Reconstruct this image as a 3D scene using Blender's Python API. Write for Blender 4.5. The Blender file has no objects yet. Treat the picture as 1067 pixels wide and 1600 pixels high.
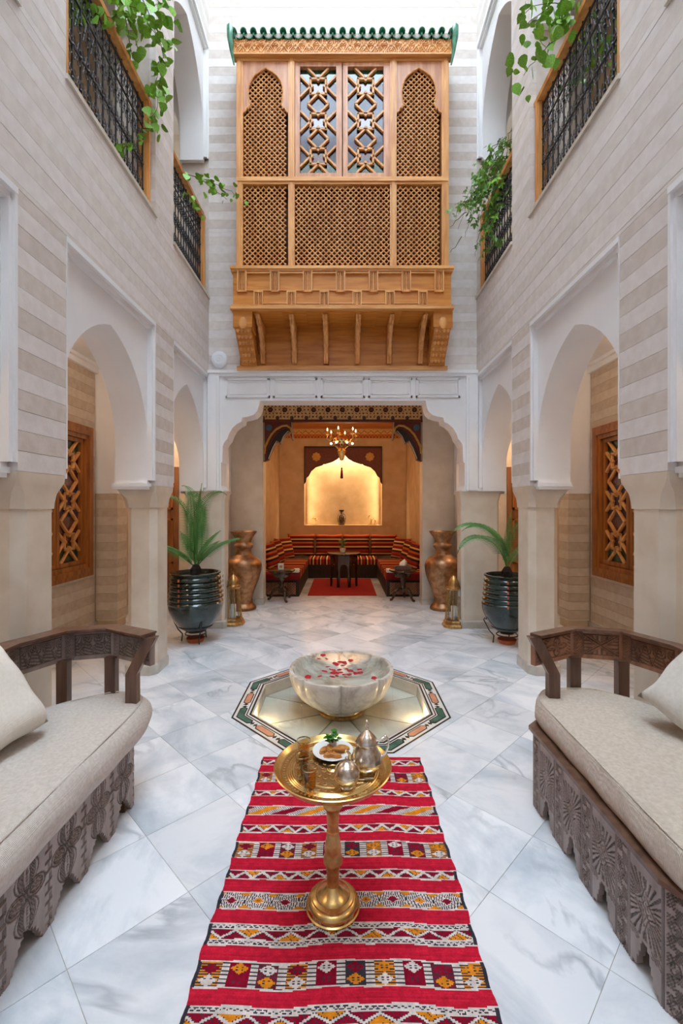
import bpy, bmesh, math, random
import numpy as np
from mathutils import Vector, Matrix
random.seed(7); np.random.seed(7)
scene = bpy.context.scene
COL = scene.collection
PI = math.pi

# ------------------------------------------------------------------ camera
FPX, PX0, PY0, EYE = 700.0, 535.5, 790.0, 1.55
cam_d = bpy.data.cameras.new('camera'); cam = bpy.data.objects.new('camera', cam_d); COL.objects.link(cam)
cam.location = (0, 0, EYE); cam.rotation_euler = (PI/2, 0, 0)
cam_d.sensor_fit = 'VERTICAL'; cam_d.sensor_height = 36.0
cam_d.lens = FPX/1600.0*36.0
cam_d.shift_x = -(PX0-533.5)/1600.0
cam_d.shift_y = (PY0-800.0)/1600.0
cam_d.clip_start = 0.05
scene.camera = cam

# ------------------------------------------------------------------ sky, exposure
w = bpy.data.worlds.new('sky'); scene.world = w; w.use_nodes = True
wn = w.node_tree.nodes; wl = w.node_tree.links
bgn = wn['Background']
bgn.inputs['Color'].default_value = (0.71, 0.87, 1.0, 1); bgn.inputs['Strength'].default_value = 8.2
scene.view_settings.view_transform = 'Standard'; scene.view_settings.look = 'None'
scene.view_settings.exposure = 0.36; scene.view_settings.gamma = 1.0
scene.view_settings.use_curve_mapping = False
scene.cycles.max_bounces = 10; scene.cycles.diffuse_bounces = 6; scene.cycles.glossy_bounces = 4
scene.cycles.transmission_bounces = 6; scene.cycles.transparent_max_bounces = 8
scene.cycles.sample_clamp_indirect = 6.0
scene.cycles.caustics_reflective = False; scene.cycles.caustics_refractive = False
scene.cycles.use_denoising = True

# ------------------------------------------------------------------ helpers
def lin(c):
    return tuple(((v/255.0)/12.92 if v/255.0 <= 0.04045 else ((v/255.0+0.055)/1.055)**2.4) for v in c)

def at(px, py, y):            # world point at depth y seen at the photograph's pixel
    return Vector(((px-PX0)*y/FPX, y, EYE-(py-PY0)*y/FPX))

class MB:
    def __init__(s): s.v=[]; s.f=[]; s.m=[]; s.cm=0
    def add(s, vs, fs, m=None):
        b=len(s.v); s.v.extend([tuple(p) for p in vs]); s.f.extend([tuple(i+b for i in f) for f in fs])
        s.m.extend([s.cm if m is None else m]*len(fs)); return s
    def box(s, x0,x1,y0,y1,z0,z1, M=None, m=None):
        x0,x1=min(x0,x1),max(x0,x1); y0,y1=min(y0,y1),max(y0,y1); z0,z1=min(z0,z1),max(z0,z1)
        vs=[(x0,y0,z0),(x1,y0,z0),(x1,y1,z0),(x0,y1,z0),(x0,y0,z1),(x1,y0,z1),(x1,y1,z1),(x0,y1,z1)]
        if M is not None: vs=[M@Vector(v) for v in vs]
        return s.add(vs,[(0,3,2,1),(4,5,6,7),(0,1,5,4),(1,2,6,5),(2,3,7,6),(3,0,4,7)],m)
    def prism(s, pts, axis, a0, a1, M=None, m=None):
        # pts 2D; axis 'x': (y,z) pairs; 'y': (x,z); 'z': (x,y)
        n=len(pts)
        def mk(p,a):
            v = (a,p[0],p[1]) if axis=='x' else ((p[0],a,p[1]) if axis=='y' else (p[0],p[1],a))
            return M@Vector(v) if M is not None else v
        vs=[mk(p,a0) for p in pts]+[mk(p,a1) for p in pts]
        fs=[tuple(range(n)), tuple(range(2*n-1,n-1,-1))]
        fs+=[(i,i+n,(i+1)%n+n,(i+1)%n) for i in range(n)]
        return s.add(vs,fs,m)
    def lathe(s, prof, seg=24, c=(0,0,0), lobe=None, m=None, cap=True, M=None, a0=0.0):
        vs=[];fs=[]
        for (r,z) in prof:
            for k in range(seg):
                a=2*PI*k/seg+a0; rr=r*(lobe(a,z) if lobe else 1)
                p=(c[0]+rr*math.cos(a),c[1]+rr*math.sin(a),c[2]+z)
                vs.append(M@Vector(p) if M is not None else p)
        for i in range(len(prof)-1):
            for k in range(seg):
                a=i*seg+k; b=i*seg+(k+1)%seg
                fs.append((a,b,b+seg,a+seg))
        if cap:
            if prof[0][0]>1e-4: fs.append(tuple(range(seg-1,-1,-1)))
            if prof[-1][0]>1e-4: fs.append(tuple(range((len(prof)-1)*seg,len(prof)*seg)))
        return s.add(vs,fs,m)
    def tube(s, pts, r, seg=6, m=None, closed=False):
        pts=[Vector(p) for p in pts]; n=len(pts); vs=[];fs=[]
        up=Vector((0,0,1)); prev=None
        for i,p in enumerate(pts):
            if closed: d=pts[(i+1)%n]-pts[i-1]
            else: d=pts[min(i+1,n-1)]-pts[max(i-1,0)]
            if d.length<1e-9: d=Vector((0,0,1))
            d.normalize()
            if prev is None:
                ref=up if abs(d.z)<0.9 else Vector((1,0,0))
                u=d.cross(ref).normalized()
            else:
                u=(prev-d*prev.dot(d))
                u=u.normalized() if u.length>1e-6 else d.orthogonal().normalized()
            prev=u; v=d.cross(u)
            rr=r[i] if isinstance(r,(list,tuple)) else r
            for k in range(seg):
                a=2*PI*k/seg
                vs.append(p+u*math.cos(a)*rr+v*math.sin(a)*rr)
        lim=n if closed else n-1
        for i in range(lim):
            for k in range(seg):
                a=i*seg+k; b=i*seg+(k+1)%seg; j=((i+1)%n)*seg
                fs.append((a,b,j+(k+1)%seg,j+k))
        if not closed:
            fs.append(tuple(range(seg-1,-1,-1))); fs.append(tuple(range((n-1)*seg,n*seg)))
        return s.add(vs,fs,m)
    def bar(s, p0, p1, wd, t, nrm=(0,-1,0), bev=0.3, m=None):
        # raised bar along p0-p1 lying on a plane with normal nrm, chamfered top
        p0=Vector(p0);p1=Vector(p1);n=Vector(nrm).normalized();d=(p1-p0).normalized();sd=d.cross(n)
        h=wd/2; hb=h*(1-bev)
        sec=[(-h,0),(-h,t*0.6),(-hb,t),(hb,t),(h,t*0.6),(h,0)]
        vs=[p+sd*a+n*b for p in (p0,p1) for a,b in sec]
        k=6
        fs=[(i,(i+1)%k,(i+1)%k+k,i+k) for i in range(k)]+[tuple(range(k-1,-1,-1)),tuple(range(k,2*k))]
        return s.add(vs,fs,m)
    def bead(s, c, r, ru=5, rv=3, sc=(1,1,1), m=None):
        vs=[(c[0],c[1],c[2]-r*sc[2])]; 
        for j in range(1,rv):
            t=PI*j/rv-PI/2
            for k in range(ru):
                a=2*PI*k/ru
                vs.append((c[0]+r*sc[0]*math.cos(t)*math.cos(a),c[1]+r*sc[1]*math.cos(t)*math.sin(a),c[2]+r*sc[2]*math.sin(t)))
        vs.append((c[0],c[1],c[2]+r*sc[2])); L=len(vs)-1; fs=[]
        for k in range(ru):
            fs.append((0,1+(k+1)%ru,1+k)); fs.append((L,L-ru+k,L-ru+(k+1)%ru))
        for j in range(rv-2):
            for k in range(ru):
                a=1+j*ru+k;b=1+j*ru+(k+1)%ru; fs.append((a,b,b+ru,a+ru))
        return s.add(vs,fs,m)
    def mesh(s, name, mats, smooth=None, recalc=True):
        me=bpy.data.meshes.new(name); me.from_pydata([tuple(v) for v in s.v],[],s.f)
        for mt in (mats if isinstance(mats,(list,tuple)) else [mats]): me.materials.append(mt)
        if any(s.m): me.polygons.foreach_set('material_index', s.m)
        if recalc:
            bm=bmesh.new(); bm.from_mesh(me); bmesh.ops.recalc_face_normals(bm, faces=bm.faces); bm.to_mesh(me); bm.free()
        if smooth is not None:
            me.polygons.foreach_set('use_smooth',[True]*len(me.polygons))
            if smooth<179: me.set_sharp_from_angle(angle=math.radians(smooth))
        me.update(); return me
    def build(s, name, mats, parent=None, smooth=None, label=None, kind=None, loc=None, recalc=True):
        return link(name, s.mesh(name,mats,smooth,recalc), parent, label, kind, loc)

def link(name, me, parent=None, label=None, kind=None, loc=None):
    o=bpy.data.objects.new(name, me); COL.objects.link(o)
    if parent is not None: o.parent=parent
    if loc is not None: o.location=loc
    if label: o['label']=label
    if kind: o['kind']=kind
    return o

def thing(name, label, cat, loc=(0,0,0), rz=0.0, group=None):
    o=bpy.data.objects.new(name,None); COL.objects.link(o); o.location=loc; o.rotation_euler=(0,0,rz)
    o.empty_display_size=0.1
    o['label']=label; o['category']=cat
    if group: o['group']=group
    return o
def tag(o,label,cat,group=None,kind=None):
    o['label']=label; o['category']=cat
    if group: o['group']=group
    if kind: o['kind']=kind
    return o
def structure(o, label=None):
    o['kind']='structure'
    if label: o['label']=label
    return o
def dup(root, loc, rz=None, label=None, mirror=False):
    r=root.copy(); COL.objects.link(r); r.location=loc
    if rz is not None: r.rotation_euler=(0,0,rz)
    if label: r['label']=label
    if mirror: r.scale=(-root.scale[0],1,1)
    for ch in list(root.children):
        c=ch.copy(); COL.objects.link(c); c.parent=r
        for g in list(ch.children):
            d=g.copy(); COL.objects.link(d); d.parent=c
    return r
def lamp(name, loc, energy, color, size=0.1, label='', parent=None, kind='POINT', rot=None, sy=None):
    d=bpy.data.lights.new(name,kind); d.energy=energy; d.color=color
    if kind=='POINT': d.shadow_soft_size=size
    else:
        d.size=size
        if sy: d.shape='RECTANGLE'; d.size_y=sy
    o=bpy.data.objects.new(name,d); COL.objects.link(o); o.location=loc
    if rot: o.rotation_euler=rot
    if parent is not None: o.parent=parent
    return o

# ------------------------------------------------------------------ materials
def mat(name, c, c2=None, rough=0.6, metal=0.0, scale=6.0, stretch=(1,1,1), bump=0.0, bscale=None, bdist=0.01,
        spec=0.5, detail=4.0, lo=0.35, hi=0.65, attr=None, coat=0.0, per_object=0.0, trans=0.0, emit=None, estr=0.0, sheen=0.0, alpha=1.0, ior=1.45):
    m=bpy.data.materials.new(name); m.use_nodes=True; nt=m.node_tree; N=nt.nodes; L=nt.links
    b=N['Principled BSDF']; b.inputs['Roughness'].default_value=rough; b.inputs['Metallic'].default_value=metal
    b.inputs['Specular IOR Level'].default_value=spec; b.inputs['Coat Weight'].default_value=coat
    b.inputs['Transmission Weight'].default_value=trans; b.inputs['IOR'].default_value=ior
    b.inputs['Alpha'].default_value=alpha
    if sheen: b.inputs['Sheen Weight'].default_value=sheen
    c=lin(c); c2=lin(c2) if c2 else c
    tc=N.new('ShaderNodeTexCoord'); mp=N.new('ShaderNodeMapping'); mp.inputs['Scale'].default_value=stretch
    L.new(tc.outputs['Object'],mp.inputs['Vector']); vec=mp.outputs['Vector']
    if per_object:
        oi=N.new('ShaderNodeObjectInfo'); ml=N.new('ShaderNodeVectorMath'); ml.operation='SCALE'
        cb=N.new('ShaderNodeCombineXYZ'); L.new(oi.outputs['Random'],cb.inputs[0]); L.new(oi.outputs['Random'],cb.inputs[1]); 
        L.new(cb.outputs[0],ml.inputs[0]); ml.inputs['Scale'].default_value=97.0
        ad=N.new('ShaderNodeVectorMath'); ad.operation='ADD'; L.new(vec,ad.inputs[0]); L.new(ml.outputs[0],ad.inputs[1]); vec=ad.outputs[0]
    nz=N.new('ShaderNodeTexNoise'); nz.inputs['Scale'].default_value=scale; nz.inputs['Detail'].default_value=detail
    L.new(vec,nz.inputs['Vector'])
    rp=N.new('ShaderNodeValToRGB'); rp.color_ramp.elements[0].position=lo; rp.color_ramp.elements[1].position=hi
    rp.color_ramp.elements[0].color=(*c,1); rp.color_ramp.elements[1].color=(*c2,1)
    L.new(nz.outputs['Fac'],rp.inputs['Fac']); colout=rp.outputs['Color']
    if attr:
        at_=N.new('ShaderNodeAttribute'); at_.attribute_name=attr
        mx=N.new('ShaderNodeMix'); mx.data_type='RGBA'; mx.blend_type='MULTIPLY'; mx.inputs['Factor'].default_value=1.0
        L.new(colout,mx.inputs['A']); L.new(at_.outputs['Color'],mx.inputs['B']); colout=mx.outputs['Result']
    if per_object:
        hs=N.new('ShaderNodeHueSaturation'); mr=N.new('ShaderNodeMapRange'); mr.inputs['To Min'].default_value=1-per_object; mr.inputs['To Max'].default_value=1+per_object*0.6
        L.new(oi.outputs['Random'],mr.inputs['Value']); L.new(mr.outputs[0],hs.inputs['Value']); L.new(colout,hs.inputs['Color']); colout=hs.outputs['Color']
    L.new(colout,b.inputs['Base Color'])
    if bump:
        nb=N.new('ShaderNodeTexNoise'); nb.inputs['Scale'].default_value=bscale or scale*4; nb.inputs['Detail'].default_value=5
        L.new(mp.outputs['Vector'],nb.inputs['Vector'])
        bp=N.new('ShaderNodeBump'); bp.inputs['Strength'].default_value=bump; bp.inputs['Distance'].default_value=bdist
        L.new(nb.outputs['Fac'],bp.inputs['Height']); L.new(bp.outputs['Normal'],b.inputs['Normal'])
    if emit:
        b.inputs['Emission Color'].default_value=(*lin(emit),1); b.inputs['Emission Strength'].default_value=estr
    return m

def marble_mat(name, base, vein, warm, vscale=1.6, rough=0.22, per=0.13):
    m=bpy.data.materials.new(name); m.use_nodes=True; nt=m.node_tree; N=nt.nodes; L=nt.links
    b=N['Principled BSDF']; b.inputs['Roughness'].default_value=rough; b.inputs['Specular IOR Level'].default_value=0.45
    tc=N.new('ShaderNodeTexCoord'); oi=N.new('ShaderNodeObjectInfo')
    cb=N.new('ShaderNodeCombineXYZ'); L.new(oi.outputs['Random'],cb.inputs[0]); L.new(oi.outputs['Random'],cb.inputs[2])
    sc=N.new('ShaderNodeVectorMath'); sc.operation='SCALE'; sc.inputs['Scale'].default_value=83.0; L.new(cb.outputs[0],sc.inputs[0])
    ad=N.new('ShaderNodeVectorMath'); ad.operation='ADD'; L.new(tc.outputs['Object'],ad.inputs[0]); L.new(sc.outputs[0],ad.inputs[1])
    rot=N.new('ShaderNodeVectorRotate'); rot.rotation_type='Z_AXIS'
    an=N.new('ShaderNodeMath'); an.operation='MULTIPLY'; an.inputs[1].default_value=1.3; L.new(oi.outputs['Random'],an.inputs[0]); 
    L.new(ad.outputs[0],rot.inputs['Vector']); L.new(an.outputs[0],rot.inputs['Angle'])
    mp=N.new('ShaderNodeMapping'); mp.inputs['Scale'].default_value=(0.8,1.35,1); mp.inputs['Rotation'].default_value=(0,0,-0.4); L.new(rot.outputs[0],mp.inputs['Vector'])
    n1=N.new('ShaderNodeTexNoise'); n1.inputs['Scale'].default_value=vscale; n1.inputs['Detail'].default_value=7; n1.inputs['Roughness'].default_value=0.62; n1.inputs['Distortion'].default_value=0.5
    L.new(mp.outputs[0],n1.inputs['Vector'])
    # soft clouds
    r1=N.new('ShaderNodeValToRGB'); e=r1.color_ramp.elements; e[0].position=0.36; e[0].color=(*lin(vein),1); e[1].position=0.56; e[1].color=(*lin(base),1)
    L.new(n1.outputs['Fac'],r1.inputs['Fac'])
    # thin veins: |noise-0.5|
    n2=N.new('ShaderNodeTexNoise'); n2.inputs['Scale'].default_value=vscale*1.1; n2.inputs['Detail'].default_value=5; n2.inputs['Distortion'].default_value=0.8
    L.new(mp.outputs[0],n2.inputs['Vector'])
    s1=N.new('ShaderNodeMath'); s1.operation='SUBTRACT'; s1.inputs[1].default_value=0.5; L.new(n2.outputs['Fac'],s1.inputs[0])
    s2=N.new('ShaderNodeMath'); s2.operation='ABSOLUTE'; L.new(s1.outputs[0],s2.inputs[0])
    r2=N.new('ShaderNodeValToRGB'); e=r2.color_ramp.elements; e[0].position=0.0; e[0].color=(0.62,0.62,0.62,1); e[1].position=0.035; e[1].color=(0,0,0,1)
    L.new(s2.outputs[0],r2.inputs['Fac'])
    mx=N.new('ShaderNodeMix'); mx.data_type='RGBA'; L.new(r2.outputs['Color'],mx.inputs['Factor']); L.new(r1.outputs['Color'],mx.inputs['A']); mx.inputs['B'].default_value=(*lin(warm),1)
    n3=N.new('ShaderNodeTexNoise'); n3.inputs['Scale'].default_value=1.2; L.new(ad.outputs[0],n3.inputs['Vector'])
    mk=N.new('ShaderNodeMapRange'); mk.inputs['From Min'].default_value=0.48; mk.inputs['From Max'].default_value=0.62; L.new(n3.outputs['Fac'],mk.inputs['Value'])
    mx2=N.new('ShaderNodeMix'); mx2.data_type='RGBA'; L.new(mk.outputs[0],mx2.inputs['Factor']); L.new(r1.outputs['Color'],mx2.inputs['A']); L.new(mx.outputs['Result'],mx2.inputs['B'])
    hs=N.new('ShaderNodeHueSaturation'); mr=N.new('ShaderNodeMapRange'); mr.inputs['To Min'].default_value=1-per; mr.inputs['To Max'].default_value=1+per*0.4
    L.new(oi.outputs['Random'],mr.inputs['Value']); L.new(mr.outputs[0],hs.inputs['Value']); L.new(mx2.outputs['Result'],hs.inputs['Color'])
    L.new(hs.outputs['Color'],b.inputs['Base Color'])
    return m

def stripe_mat(name, axis, freq, stops, rough=0.9, phase=0.0):
    m=bpy.data.materials.new(name); m.use_nodes=True; nt=m.node_tree; N=nt.nodes; L=nt.links
    b=N['Principled BSDF']; b.inputs['Roughness'].default_value=rough; b.inputs['Specular IOR Level'].default_value=0.15
    tc=N.new('ShaderNodeTexCoord'); sp=N.new('ShaderNodeSeparateXYZ'); L.new(tc.outputs['Object'],sp.inputs[0])
    mu=N.new('ShaderNodeMath'); mu.operation='MULTIPLY_ADD'; mu.inputs[1].default_value=freq; mu.inputs[2].default_value=phase+100
    L.new(sp.outputs[axis],mu.inputs[0])
    fr=N.new('ShaderNodeMath'); fr.operation='FRACT'; L.new(mu.outputs[0],fr.inputs[0])
    rp=N.new('ShaderNodeValToRGB'); rp.color_ramp.interpolation='CONSTANT'; el=rp.color_ramp.elements
    el[0].position=stops[0][0]; el[0].color=(*lin(stops[0][1]),1); el[1].position=stops[1][0]; el[1].color=(*lin(stops[1][1]),1)
    for p,c in stops[2:]:
        e=el.new(p); e.color=(*lin(c),1)
    L.new(fr.outputs[0],rp.inputs['Fac'])
    nz=N.new('ShaderNodeTexNoise'); nz.inputs['Scale'].default_value=160; L.new(tc.outputs['Object'],nz.inputs['Vector'])
    bp=N.new('ShaderNodeBump'); bp.inputs['Strength'].default_value=0.3; bp.inputs['Distance'].default_value=0.003; L.new(nz.outputs['Fac'],bp.inputs['Height']); L.new(bp.outputs['Normal'],b.inputs['Normal'])
    L.new(rp.outputs['Color'],b.inputs['Base Color'])
    return m

def fabric_mat(name, c, c2, wscale=420, rough=0.95, bump=0.35):
    m=mat(name,c,c2,rough=rough,scale=70,spec=0.1,sheen=0.15,lo=0.3,hi=0.7)
    nt=m.node_tree;N=nt.nodes;L=nt.links;b=N['Principled BSDF']
    tc=N.new('ShaderNodeTexCoord'); hs=[]
    for d in ('X','Y'):
        wv=N.new('ShaderNodeTexWave'); wv.bands_direction=d; wv.inputs['Scale'].default_value=wscale/6.28; wv.inputs['Distortion'].default_value=1.2; wv.inputs['Detail'].default_value=1.5; L.new(tc.outputs['Object'],wv.inputs['Vector']); hs.append(wv)
    a=N.new('ShaderNodeMath'); a.operation='ADD'; L.new(hs[0].outputs['Fac'],a.inputs[0]); L.new(hs[1].outputs['Fac'],a.inputs[1])
    big=N.new('ShaderNodeTexNoise'); big.inputs['Scale'].default_value=9; big.inputs['Detail'].default_value=2; L.new(tc.outputs['Object'],big.inputs['Vector'])
    a2=N.new('ShaderNodeMath'); a2.operation='MULTIPLY_ADD'; a2.inputs[1].default_value=3.0; L.new(big.outputs['Fac'],a2.inputs[0]); L.new(a.outputs[0],a2.inputs[2])
    bp=N.new('ShaderNodeBump'); bp.inputs['Strength'].default_value=bump; bp.inputs['Distance'].default_value=0.004
    L.new(a2.outputs[0],bp.inputs['Height']); L.new(bp.outputs['Normal'],b.inputs['Normal'])
    return m

def wood_mat(name, c, c2, axis='z', rough=0.42, coat=0.15, ws=22, per=0.07, bump=0.15):
    st={'x':(0.12,1,1),'y':(1,0.12,1),'z':(1,1,0.12)}[axis]
    return mat(name,c,c2,rough=rough,scale=ws,stretch=st,bump=bump,bscale=ws*3,bdist=0.002,coat=coat,per_object=per,lo=0.38,hi=0.66,detail=5)

M={}
def clear_mat(name, tint, fres=1.3, rough=0.02, boost=1.0):
    m=bpy.data.materials.new(name); m.use_nodes=True; nt=m.node_tree; N=nt.nodes; L=nt.links
    N.remove(N['Principled BSDF']); out=N['Material Output']
    t=N.new('ShaderNodeBsdfTransparent'); g=N.new('ShaderNodeBsdfGlossy'); g.inputs['Roughness'].default_value=rough
    nz=N.new('ShaderNodeTexNoise'); nz.inputs['Scale'].default_value=9; tc=N.new('ShaderNodeTexCoord'); L.new(tc.outputs['Object'],nz.inputs['Vector'])
    rp=N.new('ShaderNodeValToRGB'); c=lin(tint); rp.color_ramp.elements[0].color=(*c,1); rp.color_ramp.elements[1].color=(*[min(1,v*1.04) for v in c],1)
    L.new(nz.outputs['Fac'],rp.inputs['Fac']); L.new(rp.outputs['Color'],t.inputs['Color'])
    bp=N.new('ShaderNodeBump'); bp.inputs['Strength'].default_value=0.08; bp.inputs['Distance'].default_value=0.01; L.new(nz.outputs['Fac'],bp.inputs['Height']); L.new(bp.outputs['Normal'],g.inputs['Normal'])
    f=N.new('ShaderNodeFresnel'); f.inputs['IOR'].default_value=fres
    ml=N.new('ShaderNodeMath'); ml.operation='MULTIPLY'; ml.inputs[1].default_value=boost; ml.use_clamp=True; L.new(f.outputs[0],ml.inputs[0])
    mx=N.new('ShaderNodeMixShader'); ge=N.new('ShaderNodeNewGeometry'); iv=N.new('ShaderNodeMath'); iv.operation='SUBTRACT'; iv.inputs[0].default_value=1.0; L.new(ge.outputs['Backfacing'],iv.inputs[1]); m2=N.new('ShaderNodeMath'); m2.operation='MULTIPLY'; L.new(iv.outputs[0],m2.inputs[0]); L.new(ml.outputs[0],m2.inputs[1]); L.new(m2.outputs[0],mx.inputs[0]); L.new(t.outputs[0],mx.inputs[1]); L.new(g.outputs[0],mx.inputs[2]); L.new(mx.outputs[0],out.inputs['Surface'])
    return m
M['light']=mat('pale_stone_course',(231,224,221),(222,214,210),rough=0.85,scale=14,stretch=(1,1,1),bump=0.35,bscale=60,bdist=0.004,per_object=0.025)
M['dark']=mat('beige_stone_course',(216,205,198),(206,194,185),rough=0.85,scale=14,bump=0.35,bscale=60,bdist=0.004,per_object=0.035)
M['dark2']=mat('soft_beige_stone_course',(224,216,210),(214,205,198),rough=0.85,scale=14,bump=0.35,bscale=60,bdist=0.004,per_object=0.03)
M['gal']=mat('gallery_course_pale',(217,202,184),(208,191,170),rough=0.8,scale=14,bump=0.3,bscale=60,bdist=0.004,per_object=0.02)
M['gal2']=mat('gallery_course_brown',(206,188,168),(194,173,149),rough=0.8,scale=14,bump=0.3,bscale=60,bdist=0.004,per_object=0.02)
M['joint']=mat('course_joint',(196,184,170),(182,170,156),rough=0.9,scale=20)
M['white']=mat('white_plaster',(240,239,240),(235,234,236),rough=0.7,scale=3,bump=0.1,bscale=30,bdist=0.003)
M['tad']=mat('beige_tadelakt',(224,212,196),(213,198,179),rough=0.5,scale=5,bump=0.25,bscale=25,bdist=0.004,detail=6)
M['tadin']=mat('gallery_tadelakt',(205,182,152),(190,166,136),rough=0.6,scale=5,bump=0.2,bscale=25,bdist=0.004)
M['alc']=mat('alcove_plaster',(206,176,138),(188,158,120),rough=0.65,scale=4,bump=0.25,bscale=18,bdist=0.005)
M['ceil']=mat('ceiling_plaster',(232,230,228),(226,222,220),rough=0.8,scale=3)
M['base']=mat('base_marble',(206,198,188),(184,176,166),rough=0.35,scale=9,detail=8)
M['sill']=mat('sill_marble',(216,208,196),(198,190,178),rough=0.4,scale=9)
M['marble']=marble_mat('floor_marble',(240,242,247),(198,207,217),(150,159,170))
M['grout']=mat('floor_grout',(206,200,192),(190,182,172),rough=0.9,scale=20)
M['honey']=wood_mat('honey_wood',(232,170,102),(206,136,72))
M['honeyx']=wood_mat('honey_wood_across',(234,174,106),(208,140,74),axis='x')
M['amber']=wood_mat('amber_wood',(216,144,62),(190,112,38),axis='x')
M['pinkwood']=wood_mat('rosy_wood',(216,158,120),(184,122,86))
M['inside']=mat('dark_interior',(104,66,40),(84,50,28),rough=0.9)  # dark brown standing in for shade inside the balcony and rooms
M['brown']=wood_mat('window_wood',(176,108,48),(136,76,30),rough=0.4)
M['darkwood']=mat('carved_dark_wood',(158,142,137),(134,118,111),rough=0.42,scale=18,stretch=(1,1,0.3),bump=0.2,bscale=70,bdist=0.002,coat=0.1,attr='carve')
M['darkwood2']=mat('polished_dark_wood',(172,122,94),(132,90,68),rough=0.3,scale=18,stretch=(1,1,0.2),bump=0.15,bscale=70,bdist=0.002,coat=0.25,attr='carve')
M['darkplain']=wood_mat('dark_wood',(112,82,66),(84,58,46),rough=0.35,coat=0.25)
M['darkin']=wood_mat('dark_carcass',(48,32,25),(34,22,17),rough=0.6,coat=0.0)
M['iron']=mat('wrought_iron',(72,72,78),(54,54,60),rough=0.45,metal=0.6,scale=30)
M['brass']=mat('brass',(228,198,140),(212,172,104),rough=0.26,metal=1.0,scale=26,bump=0.12,bscale=90,bdist=0.002)
M['brassd']=mat('aged_brass',(214,176,118),(176,132,80),rough=0.36,metal=1.0,scale=30,bump=0.5,bscale=120,bdist=0.002)
M['copper']=mat('hammered_copper',(184,144,108),(140,102,74),rough=0.42,metal=1.0,scale=16,bump=0.22,bscale=60,bdist=0.004,detail=7)
M['silver']=mat('chased_silver',(236,230,222),(190,172,154),rough=0.27,metal=1.0,scale=60,bump=0.4,bscale=150,bdist=0.0015)
M['silverp']=mat('polished_silver',(238,234,228),(228,222,214),rough=0.2,metal=1.0,scale=20)
M['glaze']=mat('green_glaze',(84,156,124),(48,116,88),rough=0.2,scale=14,coat=0.6)
M['mortar']=mat('tile_mortar',(206,198,188),(176,168,158),rough=0.9,scale=20)
M['pot']=mat('dark_green_glazed_pot',(24,38,36),(38,56,54),rough=0.14,scale=5,coat=0.7,detail=7)
M['terra']=mat('terracotta',(190,104,66),(168,86,52),rough=0.8,scale=12)
M['soil']=mat('soil',(58,44,34),(34,26,20),rough=1.0,scale=40,bump=0.6,bscale=80)
M['leaf']=mat('vine_leaf',(150,200,74),(108,162,52),rough=0.45,scale=12,spec=0.4,per_object=0.22,trans=0.0)
M['leaf2']=mat('bush_leaf',(120,164,76),(84,130,56),rough=0.45,scale=12,spec=0.4,per_object=0.25)
M['stem']=mat('vine_stem',(98,104,52),(80,82,44),rough=0.8)
M['palm']=mat('cycad_leaf',(112,164,84),(74,128,68),rough=0.4,scale=8,spec=0.5,per_object=0.2)
M['trunk']=mat('cycad_trunk',(52,42,36),(30,24,22),rough=0.9,scale=40,bump=0.8,bscale=60)
M['linen']=fabric_mat('linen_seat_fabric',(216,207,199),(198,188,179))
M['linen2']=fabric_mat('taupe_seat_fabric',(212,200,187),(192,179,164))
M['pillow']=fabric_mat('cream_pillow_fabric',(240,233,222),(232,224,211),wscale=700,bump=0.2)
M['pillow2']=fabric_mat('white_pillow_fabric',(226,220,212),(214,208,200),wscale=700,bump=0.2)
M['basin']=marble_mat('basin_marble',(222,216,206),(176,164,150),(120,106,92),vscale=5,rough=0.2,per=0.0)
M['pool']=marble_mat('pool_marble',(226,220,208),(204,196,184),(170,160,148),rough=0.15)
M['water']=clear_mat('clear_water',(249,252,251),1.33,0.03,1.3)
M['petal']=mat('rose_petal',(200,20,40),(160,10,28),rough=0.5,per_object=0.3)
M['black']=mat('black_marble',(40,42,46),(26,28,32),rough=0.2,scale=12)
M['green']=mat('green_marble',(52,92,80),(74,112,98),rough=0.2,scale=14)
M['salmon']=mat('salmon_marble',(212,150,120),(196,130,102),rough=0.22,scale=14)
M['wmarble']=mat('white_marble_strip',(226,222,214),(214,210,204),rough=0.2,scale=10)
M['glass']=clear_mat('clear_glass',(246,248,248),1.45,0.02,1.6)
M['tea']=clear_mat('amber_tea',(248,206,128),1.33,0.03,1.0)
M['porcelain']=mat('white_porcelain',(240,240,238),rough=0.15,coat=0.4)
M['biscuit']=mat('biscuit',(204,142,74),(164,96,44),rough=0.85,scale=30,bump=0.5,bscale=60)
M['mint']=mat('mint_leaf',(70,140,48),(44,104,34),rough=0.45,scale=20)
M['redrug']=mat('red_wool',(168,32,26),(140,22,20),rough=0.95,scale=60,bump=0.5,bscale=200,bdist=0.003)
M['orangewood']=wood_mat('orange_wood_ceiling',(190,110,40),(160,84,28),axis='x')
M['redpaint']=mat('painted_red_brown_board',(112,44,24),(84,30,16),rough=0.5,scale=24,detail=6,lo=0.3,hi=0.7)
M['brownpaint']=mat('painted_brown_board',(104,52,34),(78,36,26),rough=0.5,scale=40,detail=6)
M['gold']=mat('gold_paint',(206,154,72),(186,134,56),rough=0.45,scale=20)
M['darkpaint']=mat('dark_painted_wood',(46,28,26),(34,20,20),rough=0.55)
M['greypaint']=mat('pale_painted_line',(196,188,170),rough=0.6)
M['bluepaint']=mat('blue_paint',(70,108,128),(56,90,112),rough=0.5)
M['tassel']=mat('red_tassel',(120,18,22),(92,12,16),rough=0.95,scale=80)
M['bulb']=mat('lit_bulb',(255,220,170),emit=(255,214,150),estr=7)
M['poollamp']=mat('lit_pool_lamp',(255,220,150),emit=(255,206,120),estr=10)
M['plastic']=mat('white_plastic',(232,234,240),rough=0.4)
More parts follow.
